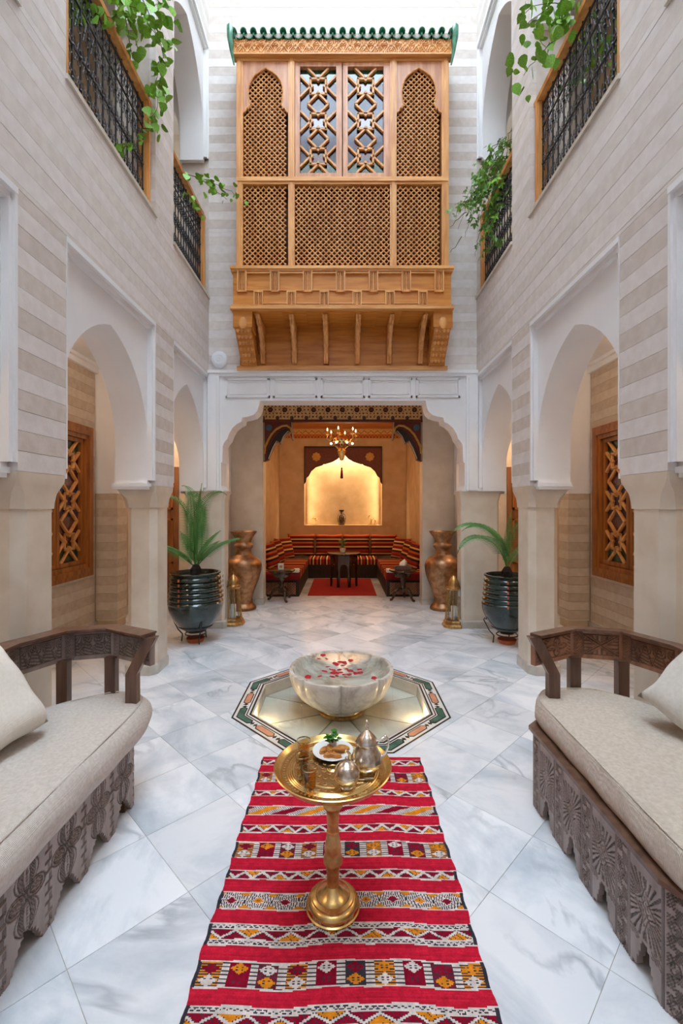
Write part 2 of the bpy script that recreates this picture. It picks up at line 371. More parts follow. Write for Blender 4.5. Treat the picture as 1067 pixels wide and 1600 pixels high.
M['paper']=mat('white_paper',(236,232,226),rough=0.8)
M['ceramic']=mat('dark_ceramic',(60,44,36),(120,90,60),rough=0.25,scale=30,coat=0.4)
M['pg']=mat('green_glass_pane',(20,78,52),(14,58,40),rough=0.08,spec=0.9,coat=0.5)
M['pb']=mat('violet_glass_pane',(74,64,92),(40,38,62),rough=0.1,spec=0.5,coat=0.25,scale=3)
M['pr']=mat('red_glass_pane',(92,20,34),(66,12,24),rough=0.06,spec=0.9,coat=0.6)
M['woodred']=wood_mat('red_brown_door',(150,98,56),(120,74,40),rough=0.4)
M['table']=wood_mat('dark_table_wood',(70,42,26),(44,26,16),rough=0.25,coat=0.4)

# ------------------------------------------------------------------ shared shape helpers
def arch_pts(hw, zs, za, n=12):
    """pointed arch from (-hw, zs) up to (0, za) down to (hw, zs)"""
    rise=za-zs; R=(hw*hw+rise*rise)/(2*hw); cx=hw-R
    a_end=math.atan2(rise,-cx)
    right=[(cx+R*math.cos(a_end*k/n), zs+R*math.sin(a_end*k/n)) for k in range(n+1)]
    left=[(-x,z) for x,z in right]
    return left+right[::-1][1:]

def set_carve(me, vals):
    a=me.attributes.new('carve','FLOAT_COLOR','POINT')
    c=np.ones((len(vals),4),dtype=np.float32); c[:,0]=c[:,1]=c[:,2]=vals
    a.data.foreach_set('color',c.ravel())

def relief_mesh(name, func, W, H, cell, thick, material, mask=None):
    """plate in local xz (0..W, 0..H), face towards -y, cut by mask(u,v), front pushed back by func(u,v) metres"""
    nx=max(2,int(round(W/cell))); nz=max(2,int(round(H/cell)))
    us=np.linspace(0,W,nx+1); vs_=np.linspace(0,H,nz+1); U,V=np.meshgrid(us,vs_)
    D=func(U,V)
    cu,cv=np.meshgrid((us[:-1]+us[1:])/2,(vs_[:-1]+vs_[1:])/2)
    K=mask(cu,cv) if mask is not None else np.ones_like(cu,dtype=bool)
    nv=(nx+1)*(nz+1)
    front=np.stack([U.ravel(),D.ravel(),V.ravel()],1); back=np.stack([U.ravel(),np.full(nv,thick),V.ravel()],1)
    idx=np.arange(nv).reshape(nz+1,nx+1)
    a=idx[:-1,:-1];b=idx[:-1,1:];c=idx[1:,1:];d=idx[1:,:-1]
    quads=[np.stack([a[K],b[K],c[K],d[K]],1)]
    Kp=np.pad(K,1)
    # sides where mask ends
    e=K&~Kp[1:-1,:-2]; quads.append(np.stack([d[e],a[e],a[e]+nv,d[e]+nv],1)[:, ::-1])
    e=K&~Kp[1:-1,2:];  quads.append(np.stack([b[e],c[e],c[e]+nv,b[e]+nv],1)[:, ::-1])
    e=K&~Kp[:-2,1:-1]; quads.append(np.stack([a[e],b[e],b[e]+nv,a[e]+nv],1)[:, ::-1])
    e=K&~Kp[2:,1:-1];  quads.append(np.stack([c[e],d[e],d[e]+nv,c[e]+nv],1)[:, ::-1])
    Q=np.concatenate(quads); V3=np.concatenate([front,back])
    used=np.unique(Q); remap=np.full(2*nv,-1); remap[used]=np.arange(len(used))
    me=bpy.data.meshes.new(name); me.from_pydata(V3[used].tolist(),[],remap[Q].tolist()); me.materials.append(material)
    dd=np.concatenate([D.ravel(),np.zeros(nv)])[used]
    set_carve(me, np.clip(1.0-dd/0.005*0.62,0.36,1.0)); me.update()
    return me
def plain_carve(me):
    set_carve(me, np.ones(len(me.vertices)))
# ================================================================== STRUCTURE
WX=1.69; TH0=1.73; TOP=12.5; SEEN=8.35; YB=5.65  # above SEEN the walls are unseen, raised to even out the skylight
K0=1.838; KH=0.107
PIERS=[(-1.11,-0.70),(0.60,1.01),(2.33,2.735),(4.045,4.47)]
BAYS=[(-0.70,0.60),(1.01,2.33),(2.735,4.045),(4.47,5.65)]
UP=4.14
# ---- floor
floor=MB().box(-3.3,3.3,-3.0,10.6,-0.30,-0.12).build('floor',M['grout']); structure(floor,'white and grey marble floor laid diagonally')
S=0.6045; GROUT=1; OCT=(-0.012,3.606,0.802)
def clip_poly(poly, nx, ny, d, keep_inside):
    out=[]; n=len(poly)
    f=lambda p:(p[0]*nx+p[1]*ny-d)*(1 if keep_inside else -1)
    for i in range(n):
        p,q=poly[i],poly[(i+1)%n]; fp,fq=f(p),f(q)
        if fp<=0: out.append(p)
        if (fp<0<fq) or (fq<0<fp):
            t=fp/(fp-fq); out.append((p[0]+(q[0]-p[0])*t,p[1]+(q[1]-p[1])*t))
    return out
octn=[(math.cos(PI*k/4),math.sin(PI*k/4)) for k in range(8)]
def minus_oct(poly, ap):
    res=[]; rem=poly
    for nx,ny in octn:
        d=nx*OCT[0]+ny*OCT[1]+ap
        o=clip_poly(rem,nx,ny,d,False)
        if len(o)>=3: res.append(o)
        rem=clip_poly(rem,nx,ny,d,True)
        if len(rem)<3: break
    return res
def area(p): return abs(sum(p[i][0]*p[(i+1)%len(p)][1]-p[(i+1)%len(p)][0]*p[i][1] for i in range(len(p))))/2
bed=MB(); n_t=0; far=MB()
for q in minus_oct([(-3.3,-3.0),(3.3,-3.0),(3.3,10.6),(-3.3,10.6)],OCT[2]+0.004): bed.prism(q,'z',-0.12,-0.0035)
bed.build('grout_bed',M['grout'],floor)
for i in range(-12,32):
    for j in range(-12,32):
        a0=i*S-0.03; a1=a0+S; b0=j*S; b1=b0+S     # a = x+y, b = y-x
        g=0.0017
        a0+=g;a1-=g;b0+=g;b1-=g
        P=[((a-b)/2,(a+b)/2) for a,b in ((a0,b0),(a1,b0),(a1,b1),(a0,b1))]
        cx=sum(p[0] for p in P)/4; cy=sum(p[1] for p in P)/4
        if abs(cx)>3.45 or cy<-3.0 or cy>10.7: continue
        for nx,ny,d in ((1,0,3.3),(-1,0,3.3),(0,1,10.6),(0,-1,3.0)):
            P=clip_poly(P,nx,ny,d,True)
            if len(P)<3: break
        if len(P)<3 or area(P)<1e-4: continue
        pcs=minus_oct(P,OCT[2]+0.003) if math.hypot(cx-OCT[0],cy-OCT[1])<1.4 else [P]
        pcs=[q for q in pcs if len(q)>=3 and area(q)>1e-4]
        if not pcs: continue
        near = abs(cx)<1.95 and 0.6<cy<10.0
        dz=random.uniform(0,0.0006)
        tgt=MB() if near else far
        for q in pcs: tgt.prism(q,'z',-0.12,dz-0.0006)
        if near:
            tgt.build('marble_tile',M['marble'],floor); n_t+=1
far.build('marble_tile',M['marble'],floor,kind='stuff',label='marble slabs beyond the courtyard')

# ---- stone courses
def courses(parent, hx, s, y0, y1, h0, h1, depth=0.012, face='x', holes=(), dk='dark', lk='light'):
    k=math.floor((h0-K0)/KH)-1
    while True:
        z0=K0+k*KH; z1=z0+KH; k+=1
        if z0>=h1-0.004: break
        z0=max(z0,h0); z1=min(z1,h1)
        if z1-z0<0.006: continue
        dark=(k-1)%2==0
        segs=[(y0,y1)]
        for (ha,hb,hz0,hz1) in holes:
            if z1>hz0+0.01 and z0<hz1-0.01:
                segs=[q for a,b in segs for q in ((a,min(b,ha)),(max(a,hb),b)) if q[1]-q[0]>0.01]
        for a,b in segs:
            pr=random.uniform(0,0.0015); g=0.0010
            mb=MB()
            if face=='x': mb.box(s*(hx-pr),s*(hx+depth),a,b,z0+g,z1-g)
            else: mb.box(a,b,hx-pr,hx+depth,z0+g,z1-g)
            mb.build('stone_course',M[dk] if dark else M[lk],parent)

def arch_panel(mb, hw, cy, pa, pb, h0, h1, spring, apex, axis, a0, a1):
    pts=[(pa,h0),(cy-hw,h0)]
    pts+= [(cy+x,z) for x,z in arch_pts(hw,spring,apex)]
    pts+= [(cy+hw,h0),(pb,h0),(pb,h1),(pa,h1)]
    mb.prism(pts,axis,a0,a1)

def oct_plan(x0,x1,y0,y1,c):
    return [(x0+c,y0),(x1-c,y0),(x1,y0+c),(x1,y1-c),(x1-c,y1),(x0+c,y1),(x0,y1-c),(x0,y0+c)]
def loft(mb, sections):
    n=len(sections[0][1]); vs=[(p[0],p[1],z) for z,P in sections for p in P]; fs=[tuple(range(n-1,-1,-1)),tuple(range((len(sections)-1)*n,len(sections)*n))]
    for i in range(len(sections)-1):
        for k in range(n): fs.append((i*n+k,i*n+(k+1)%n,(i+1)*n+(k+1)%n,(i+1)*n+k))
    mb.add(vs,fs)

for s,side in ((-1,'left'),(1,'right')):
    wall=MB()
    # core above the arcade, between storeys, and the parapet, raised unseen to temper skylight
    wall.box(s*1.702,s*2.04,-2.8,YB,3.2,4.15)
    wall.box(s*1.702,s*2.04,-2.8,YB,3.2+UP,TOP)
    for (a,b) in PIERS+[(-2.8,-2.41)]:
        wall.box(s*1.702,s*2.04,a+0.002,b-0.002,TH0,3.2); wall.box(s*1.702,s*2.04,a+0.002,b-0.002,4.15,3.2+UP)
    W=wall.build('wall_'+side,M['dark']); structure(W,'striped stone courtyard wall on the %s with white arches'%side)
    # white arch panels
    for (a,b) in BAYS+[(-2.41,-1.11)]:
        c=(a+b)/2-0.02; hw=0.635
        if a>4.4: c=5.02; hw=0.575
        mb=MB(); arch_panel(mb,hw,c,min(a,c-hw-0.006),b,TH0,3.2,2.08,2.91,'x',s*1.745,s*2.035)
        mb.build('arch_panel',M['white'],W,smooth=35,label='white plaster arch')
        mb=MB(); arch_panel(mb,hw,c,min(a,c-hw-0.006),b,TH0+UP,3.2+UP,2.08+UP,2.91+UP,'x',s*1.745,s*2.035)
        mb.build('arch_panel',M['white'],W,smooth=35,label='white plaster arch of the upper gallery')
        for dz in (0,UP):
            mb=MB()
            mb.box(s*1.685,s*1.745,a+0.002,b-0.002,3.165+dz,3.2+dz); mb.box(s*1.712,s*1.745,a+0.02,b-0.02,3.125+dz,3.165+dz)
            mb.box(s*1.703,s*1.745,b-0.045,b-0.001,TH0+0.045+dz,3.13+dz); mb.box(s*1.688,s*1.745,b-0.02,b-0.001,TH0+0.045+dz,3.165+dz)
            mb.box(s*1.703,s*1.745,a+0.001,a+0.028,TH0+0.045+dz,3.13+dz); mb.box(s*1.688,s*1.745,a+0.001,a+0.014,TH0+0.045+dz,3.165+dz)
            mb.build('panel_moulding',M['white'],W)
    # lips under the white panels at the springing
    for (a,b) in PIERS:
        for dz in (0,UP):
            for (u0,u1) in ((a-0.075,a+0.0),(b-0.0,b+0.075)):
                mb=MB(); lx=1.735 if dz else 1.728
                mb.box(s*lx,s*2.05,u0,u1,TH0-0.012+dz,TH0+0.022+dz); mb.box(s*(lx+0.012),s*2.045,u0+0.008,u1-0.008,TH0-0.035+dz,TH0-0.012+dz)
                mb.build('springing_moulding',M['white'],W)
    # lower piers with corbelled heads and marble base
    for (a,b) in PIERS:
        mb=MB(); secs=[]
        X=lambda t:(s*t)
        def plan(e,c):
            x0,x1=1.712-e*0.33,1.985+e*0.9; y0,y1=a+0.045-e*0.68,b-0.045+e*0.68
            xs=sorted((s*x0,s*x1)); return oct_plan(xs[0],xs[1],y0,y1,c)
        for z,e,c in ((0.0,0.0,0.055),(1.53,0.0,0.055),(1.531,0.014,0.05),(1.57,0.018,0.048),(1.62,0.028,0.040),(1.66,0.046,0.018),(1.69,0.062,0.008),(1.73,0.066,0.004)):
            secs.append((z,plan(e,c)))
        loft(mb,secs); p=mb.build('pier',M['tad'],W,smooth=30,label='smooth beige plaster pier with a flared head')
        mb=MB(); loft(mb,[(0.0,plan(0.026,0.055)),(0.082,plan(0.026,0.055)),(0.096,plan(0.010,0.055))])
        mb.build('pier_base',M['base'],W,label='grey marble foot of a pier')
        if a>2:
            courses(W,WX,s,a,b,TH0,3.2,0.055)
            courses(W,WX,s,a,b,4.15,3.2+UP,0.055,dk='dark2')
        else:
            mb=MB().box(s*WX,s*1.702,a,b,TH0,3.2); mb.box(s*WX,s*1.702,a,b,4.15,7.34); mb.build('stone_facing',M['light'],W)
    courses(W,WX,s,0.9,YB,3.2,4.15,dk='dark2')
    courses(W,WX,s,0.9,YB,3.2+UP,SEEN,dk='dark2'); MB().box(s*WX,s*1.702,0.9,YB,SEEN,TOP).build('stone_facing',M['light'],W)  # facing above SEEN is unseen height added to temper skylight
    MB().box(s*WX,s*1.702,-2.8,0.9,3.2,4.15).box(s*WX,s*1.702,-2.8,0.9,7.34,TOP).build('stone_facing',M['light'],W)
    # marble sills of the upper openings
    for (a,b) in BAYS:
        mb=MB().box(s*1.672,s*2.05,a-0.01,b+0.005,4.15,4.182); mb.build('sill',M['sill'],W)
    # outer gallery wall (both storeys) with a window opening
    G=MB()
    wy0,wy1,wz0,wz1=4.26,5.44,0.82,2.38
    G.box(s*3.112,s*3.4,-2.8,wy0,0,3.3); G.box(s*3.112,s*3.4,wy1,7.2,0,3.3); G.box(s*3.112,s*3.4,wy0,wy1,0,wz0); G.box(s*3.112,s*3.4,wy0,wy1,wz1,3.3)
    G.box(s*3.112,s*3.4,-2.8,7.2,3.3,7.6)
    GW=G.build('wall_'+side+'_gallery',M['tadin']); structure(GW,'striped outer wall of the %s gallery'%side)
    courses(GW,3.1,s,3.4,5.6,0.1,3.22,holes=((wy0,wy1,wz0,wz1),),dk='gal2',lk='gal')
    MB().box(s*3.085,s*3.112,-2.8,7.0,0,0.1).build('skirting',M['base'],GW)
    MB().box(s*3.06,s*3.112,-2.8,7.0,3.2,3.3).box(s*3.02,s*3.112,-2.8,7.0,3.26,3.3).build('cornice',M['white'],GW)
    # gallery ceilings and floor slab
    c=MB().box(s*2.04,s*3.4,-2.8,7.0,3.3,3.45).build('ceiling_'+side+'_gallery',M['ceil']); structure(c)
    c=MB().box(s*2.04,s*3.4,-2.8,7.0,3.95,4.15).build('floor_'+side+'_upper_gallery',M['sill']); structure(c)
    c=MB().box(s*2.04,s*3.4,-2.8,7.0,7.34,7.5).build('ceiling_'+side+'_upper_gallery',M['ceil']); structure(c)
    # cross arch in the gallery at the back corner
    for dz in (0,UP):
        mb=MB(); pts=[(s*3.112,1.70+dz),(s*2.83,1.70+dz)]+[(s*(2.44+0+0.39*0)+s*(-x),z+dz) for x,z in arch_pts(0.39,2.05,2.75)]+[(s*2.05,1.70+dz),(s*2.03,1.70+dz),(s*2.03,3.3+dz),(s*3.112,3.3+dz)]
        mb.prism(pts,'y',5.62,5.88); mb.build('cross_arch',M['white'],GW,smooth=35)
        mb=MB().box(s*3.112,s*2.84,5.64,5.86,dz if dz else 0,1.70+dz).build('pilaster',M['tadin'],GW)
    k=-17
    while K0+k*KH<1.70:
        z0=max(0.1,K0+k*KH); z1=min(1.70,K0+(k+1)*KH)
        if z1-z0>0.01: MB().box(s*3.1,s*2.832,5.628,5.872,z0+0.002,z1-0.002).build('stone_course',M['gal2'] if k%2==0 else M['gal'],GW)
        k+=1
    # corner pier between side arcade and back wall, and the arch behind it
    CP=MB(); loft(CP,[(z,oct_plan(*(sorted((s*(1.50-e),s*(1.98+e)))),5.66-e,5.90+e,0.03)) for z,e in ((0,0),(1.60,0),(1.66,0.012),(1.73,0.03))])
    # small chamfered companion
    CPo=CP.build('trim_'+('1' if s<0 else '2'),M['tad'],smooth=30); structure(CPo,'beige corner pier between the arcade and the back wall, %s side'%side)
    mb=MB(); loft(mb,[(z,oct_plan(*(sorted((s*(1.50-e),s*(1.98+e)))),5.66-e,5.90+e,0.03)) for z,e in ((0,0.022),(0.082,0.022),(0.096,0.008))])
    mb.build('pier_base',M['base'],CPo)
    mb=MB(); pts=[(5.92-0.02,1.73)]+[(6.40+x,z) for x,z in arch_pts(0.46,2.05,2.75)]+[(6.86,1.73),(7.0,1.73),(7.0,3.3),(5.90,3.3)]
    mb.prism(pts,'x',s*1.74,s*2.0); mb.build('corner_arch',M['white'],CPo,smooth=35)
    mb=MB().box(s*1.75,s*1.99,6.87,7.0,0,1.73); mb.build('pilaster',M['tad'],CPo)
    mb=MB().box(s*1.735,s*2.005,6.855,7.0,1.72,1.76); mb.build('springing_moulding',M['white'],CPo)

# rear wall behind the viewer
r=MB().box(-3.4,3.4,-3.0,-2.8,0,TOP).build('wall_rear',M['light']); structure(r)
# ---- back wall of the courtyard
B=MB()
B.box(-2.04,2.04,YB+0.012,5.90,3.24,TOP)
BW=B.build('wall_back',M['dark']); structure(BW,'striped stone back wall above the lobed arch')
courses(BW,YB,1,-WX,WX,3.24,5.0,0.012,'y',dk='dark2'); courses(BW,YB,1,-WX,WX,5.0,SEEN,0.012,'y'); MB().box(-WX,WX,YB,YB+0.012,SEEN,TOP).build('stone_facing',M['light'],BW)  # top facing is out of view, added to dim the upper courses
# lobed white arch wall
half=[(1.04,2.868),(1.052,2.80),(1.075,2.735),(1.12,2.690),(1.19,2.668),(1.262,2.655),(1.272,2.602),(1.325,2.578),(1.385,2.525),(1.425,2.455),(1.45,2.385),(1.482,2.352),(1.508,2.300),(1.512,2.10),(1.530,2.085),(1.530,1.80),(1.515,1.765),(1.490,1.745),(1.490,1.73)]
pts=[(x,z) for x,z in half]; 
poly=[(-1.745,1.73)]+[(-x,z) for x,z in half[::-1]]+[(x,z) for x,z in half]+[(1.745,1.73),(1.745,3.24),(-1.745,3.24)]
mb=MB().prism(poly,'y',5.625,5.90); LW=mb.build('wall_lobed_arch',M['white']); structure(LW,'white plaster lobed arch at the end of the courtyard')
mb=MB().box(-1.70,1.70,5.585,5.63,3.205,3.245).box(-1.68,1.68,5.60,5.63,3.17,3.205); mb.build('top_moulding',M['white'],LW)
for s in (-1,1):
    mb=MB(); mb.box(s*1.545,s*1.69,5.60,5.63,1.74,3.17); mb.box(s*1.575,s*1.665,5.585,5.60,1.74,3.15); mb.build('pilaster_strip',M['white'],LW)
x0,x1=-1.49,1.49; pw=(x1-x0)/5
for i in range(5):
    a=x0+i*pw+0.022; b=x0+(i+1)*pw-0.022; z0,z1=2.905,3.145
    mb=MB()
    for (p,q,r_,t) in ((a,b,z0,z0+0.022),(a,b,z1-0.022,z1),(a,a+0.022,z0,z1),(b-0.022,b,z0,z1)): mb.box(p,q,5.607,5.63,r_,t)
    for (p,q,r_,t) in ((a+.04,b-.04,z0+.04,z0+.052),(a+.04,b-.04,z1-.052,z1-.04),(a+.04,a+.052,z0+.04,z1-.04),(b-.052,b-.04,z0+.04,z1-.04)): mb.box(p,q,5.616,5.63,r_,t)
    mb.build('raised_panel',M['white'],LW)
# ceiling of the back passage
c=MB().box(-2.04,2.04,5.90,7.0,3.17,3.4).build('ceiling_passage',M['ceil']); structure(c)
# second wall with alcove opening
A=MB(); A.box(-3.4,-1.245,7.0,7.25,0,3.4); A.box(1.245,3.4,7.0,7.25,0,3.4); A.box(-1.245,1.245,7.0,7.25,3.16,3.4); A.box(-3.4,3.4,7.0,7.25,3.4,7.6)
AW=A.build('wall_alcove_front',M['tad']); structure(AW,'beige wall around the sitting alcove')
for s in (-1,1):
    MB().box(s*1.235,s*1.75,6.98,7.26,0,0.095).build('skirting',M['base'],AW)
# doors in the passage corners
for s,n in ((-1,1),(1,2)):
    d=MB().box(s*3.0,s*2.56,6.95,7.01,0,2.15).build('door_%d'%n,M['woodred']); structure(d,'warm brown wooden door glimpsed behind the %s arcade'%('left' if s<0 else 'right'))
    mb=MB()
    for z in (0.15,0.82,1.49):
        mb.box(s*2.93,s*2.63,6.93,6.952,z,z+0.03); mb.box(s*2.93,s*2.63,6.93,6.952,z+0.5,z+0.53); mb.box(s*2.66,s*2.63,6.93,6.952,z,z+0.53); mb.box(s*2.93,s*2.90,6.93,6.952,z,z+0.53)
    mb.build('door_panel',M['brown'],d)
# alcove room
AR=MB(); AR.box(-1.7,-1.455,7.25,10.5,0,3.4); AR.box(1.455,1.7,7.25,10.5,0,3.4)
AS=AR.build('wall_alcove_sides',M['alc']); structure(AS)
nx0,nx1,nz0,nz1=-0.885,0.900,1.10,2.89
mb=MB(); mb.box(-1.455,nx0,10.3,10.75,0,3.4); mb.box(nx1,1.455,10.3,10.75,0,3.4); mb.box(nx0,nx1,10.3,10.75,0,nz0); mb.box(nx0,nx1,10.3,10.75,nz1,3.4); mb.box(nx0,nx1,10.62,10.75,nz0,nz1)
AB=mb.build('wall_alcove_back',M['alc']); structure(AB,'ochre plaster wall with a lit square niche')
c=MB().box(-1.46,1.46,7.25,10.3,3.34,3.5).build('ceiling_alcove',M['orangewood']); structure(c)
for i in range(9):
    MB().box(-1.45,1.45,7.3+i*0.34,7.3+i*0.34+0.325,3.315,3.34).build('ceiling_plank',M['orangewood'],c)
# fill lamps added on the gallery ceilings to brighten the lower courtyard
for s in (-1,1):
    for y in (1.2,3.9,6.4):
        t=thing('ceiling_downlight','small recessed ceiling lamp in the %s gallery, %s'%('left' if s<0 else 'right',{1.2:'near the viewer',3.9:'in front of the carved window',6.4:'by the corner door'}[y]),'lamp',(s*2.6,y,3.298))
        MB().lathe([(0.0,0),(0.06,0),(0.065,-0.012),(0.045,-0.014),(0.0,-0.006)],16).build('lamp_ring',M['plastic'],t,smooth=40)
        lamp('bulb_light',(0,0,-0.12),13 if y<5 else 20,(1.0,0.74,0.5),0.06,parent=t)
# ================================================================== CARVED WINDOWED BALCONY (mashrabiya)
def fretwork(mb, cx, cz, w, h, n, y, t=0.03, bw=0.034, pitch=None):
    """star-and-lozenge grille in the xz plane facing -y"""
    pitch=pitch or h/n*0.995
    R=w*0.245; z0=cz-pitch*(n-1)/2; N=(0,-1,0)
    def seg(a,b,wd=bw,tt=t): mb.bar((a[0],y,a[1]),(b[0],y,b[1]),wd,tt,N)
    for i in range(n):
        zc=z0+i*pitch; q=R*0.86
        # star ring: square plus inner notches
        c=[(cx-q,zc-q),(cx+q,zc-q),(cx+q,zc+q),(cx-q,zc+q)]
        for k in range(4):
            a,b=c[k],c[(k+1)%4]; dx,dz=(b[0]-a[0]),(b[1]-a[1]); L=math.hypot(dx,dz); ux,uz=dx/L,dz/L
            seg((a[0]-ux*bw/2,a[1]-uz*bw/2),(b[0]+ux*bw/2,b[1]+uz*bw/2))
        for (ux,uz) in ((1,0),(-1,0),(0,1),(0,-1)):    # knob at the middle of each side
            px,pz=cx+ux*q*0.80,zc+uz*q*0.80; e=bw*0.62
            mb.prism([(px-e,pz),(px,pz-e),(px+e,pz),(px,pz+e)],'y',y,y-t*1.04)
        # side crosses
        for sx in (-1,1):
            x0=cx+sx*q; x1=cx+sx*w/2; d=(w/2-q)
            seg((x0,zc),(x1,zc+d)); seg((x0,zc),(x1,zc-d))
        if i<n-1:
            zm=zc+pitch/2; D=pitch/2-q+bw*0.2; 
            P=[(cx,zm-D),(cx+D,zm),(cx,zm+D),(cx-D,zm)]
            for k in range(4): seg(P[k],P[(k+1)%4])
    top=cz+h/2; bot=cz-h/2
    zt=z0+(n-1)*pitch+R*0.86; d=top-zt
    for sx in (-1,1):
        seg((cx,zt),(cx+sx*d,top)); seg((cx,z0-R*0.86),(cx+sx*(z0-R*0.86-bot),bot))

def lattice(mb, x0,x1,z0,z1,y,p=0.0449,inside=None):
    """turned-wood lattice: diagonal spindles with a bead at every crossing"""
    P=p*math.sqrt(2)/2
    nx=int((x1-x0)/P)+2; nz=int((z1-z0)/P)+2
    for i in range(nx):
        for j in range(nz):
            if (i+j)%2: continue
            x=x0+i*P; z=z0+j*P
            ok=lambda a,b:(x0-0.005<=a<=x1+0.005 and z0-0.005<=b<=z1+0.005 and (inside is None or inside(a,b)))
            if ok(x,z): mb.bead((x,y-0.006,z),0.0120,6,4)
            for dx in (1,-1):
                a=x+dx*P; b=z+P
                if ok(x,z) and ok(a,b): mb.bar((x,y,z),(a,y,b),0.0130,0.011,(0,-1,0),0.5)

K=0.0074286; MX=-0.002   # metres per pixel at the balcony front
FY=5.20
hx=lambda px:(px-536.0)*K+MX
hz=lambda py:EYE+(PY0-py)*K
mash=thing('balcony_window','carved honey wood balcony with lattice screens and green tiled roof on the back wall','balcony',(0,FY,3.24))
def mpart(mb,name,m,label=None,kind=None,parent=None,smooth=None):
    mb.v=[(v[0],v[1]-FY,v[2]-3.24) for v in mb.v]
    return mb.build(name,m,parent or mash,smooth=smooth,label=label,kind=kind)
# carcass (board coloured as interior shade), side panels, posts, rails
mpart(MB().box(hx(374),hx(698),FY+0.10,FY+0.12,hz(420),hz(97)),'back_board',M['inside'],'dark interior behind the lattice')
for s,(a,b) in ((-1,(371,375)),(1,(697,701))):
    mpart(MB().box(hx(a),hx(b),FY+0.0,YB,hz(422),hz(72)),'side_panel',M['honey'])
for a,b,z0,z1 in ((371,381,421,95),(690,701,421,95),(451.5,461.5,421,95),(609.5,620,421,95)):
    mb=MB().box(hx(a),hx(b),FY-0.03,FY+0.06,hz(z0),hz(z1)); mb.box(hx(a)+.02,hx(b)-.02,FY-0.04,FY-0.03,hz(z0),hz(z1))
    mpart(mb,'post',M['honey'])
mb=MB().box(hx(371),hx(701),FY-0.034,FY+0.06,hz(290.5),hz(279)); mb.box(hx(373),hx(699),FY-0.05,FY-0.034,hz(287),hz(282))
mpart(mb,'middle_rail',M['honeyx'])
mpart(MB().box(hx(371),hx(701),FY-0.034,FY+0.06,hz(99),hz(93)),'top_rail',M['honeyx'])
mpart(MB().box(hx(371),hx(701),FY-0.034,FY+0.06,hz(424),hz(419.5)),'bottom_rail',M['honeyx'])
# lower lattices
for a,b in ((381,451.5),(461.5,609.5),(620,690)):
    mb=MB(); lattice(mb,hx(a)+0.012,hx(b)-0.012,hz(419)+0.01,hz(290.5)-0.01,FY+0.0)
    mpart(mb,'lattice_panel',M['honey'],kind='stuff')
# upper side lattices under cusped arches
for a,b in ((381,451.5),(620,690)):
    xc=(hx(a)+hx(b))/2; wd=(hx(b)-hx(a)); zt=hz(110); zs=hz(172)
    half=[(wd*0.5-0.012,hz(178)),(wd*0.5-0.03,hz(176)),(wd*0.43,hz(173)),(wd*0.40,hz(170)),(wd*0.385,hz(174)),(wd*0.37,hz(170)),(wd*0.345,hz(165)),(wd*0.375,hz(156)),(wd*0.385,hz(147)),(wd*0.37,hz(138)),(wd*0.325,hz(129)),(wd*0.25,hz(121)),(wd*0.15,hz(115.5)),(wd*0.05,hz(111.5)),(0.0,hz(109))]
    poly=[(xc+x,z) for x,z in half]+[(xc-x,z) for x,z in half[::-1][1:]]
    ring=[(hx(a),hz(178.5)),]+[(xc-x,z) for x,z in half]+[(xc+x,z) for x,z in half[::-1][1:]]+[(hx(b),hz(178.5)),(hx(b),hz(95)),(hx(a),hz(95))]
    mpart(MB().prism(ring,'y',FY-0.02,FY+0.01),'arched_board',M['pinkwood'],label='rosy wood board cut to a cusped arch')
    mb=MB()
    edge=[(xc-x,FY-0.022,z) for x,z in half]+[(xc+x,FY-0.022,z) for x,z in half[::-1][1:]]
    mb.tube(edge,0.008,5); mpart(mb,'arch_bead',M['honey'])
    def ins(x,z,xc=xc,half=half):
        if z<hz(177): return True
        dx=abs(x-xc); 
        for (p,q) in zip(half[:-1],half[1:]):
            if min(p[1],q[1])<=z<=max(p[1],q[1]) and abs(p[1]-q[1])>1e-6:
                t=(z-p[1])/(q[1]-p[1]); return dx<p[0]+(q[0]-p[0])*t+0.02
        return False
    mb=MB(); lattice(mb,hx(a)+0.012,hx(b)-0.012,hz(279)+0.01,hz(110),FY+0.012,inside=ins)
    mpart(mb,'lattice_panel',M['honey'],kind='stuff')
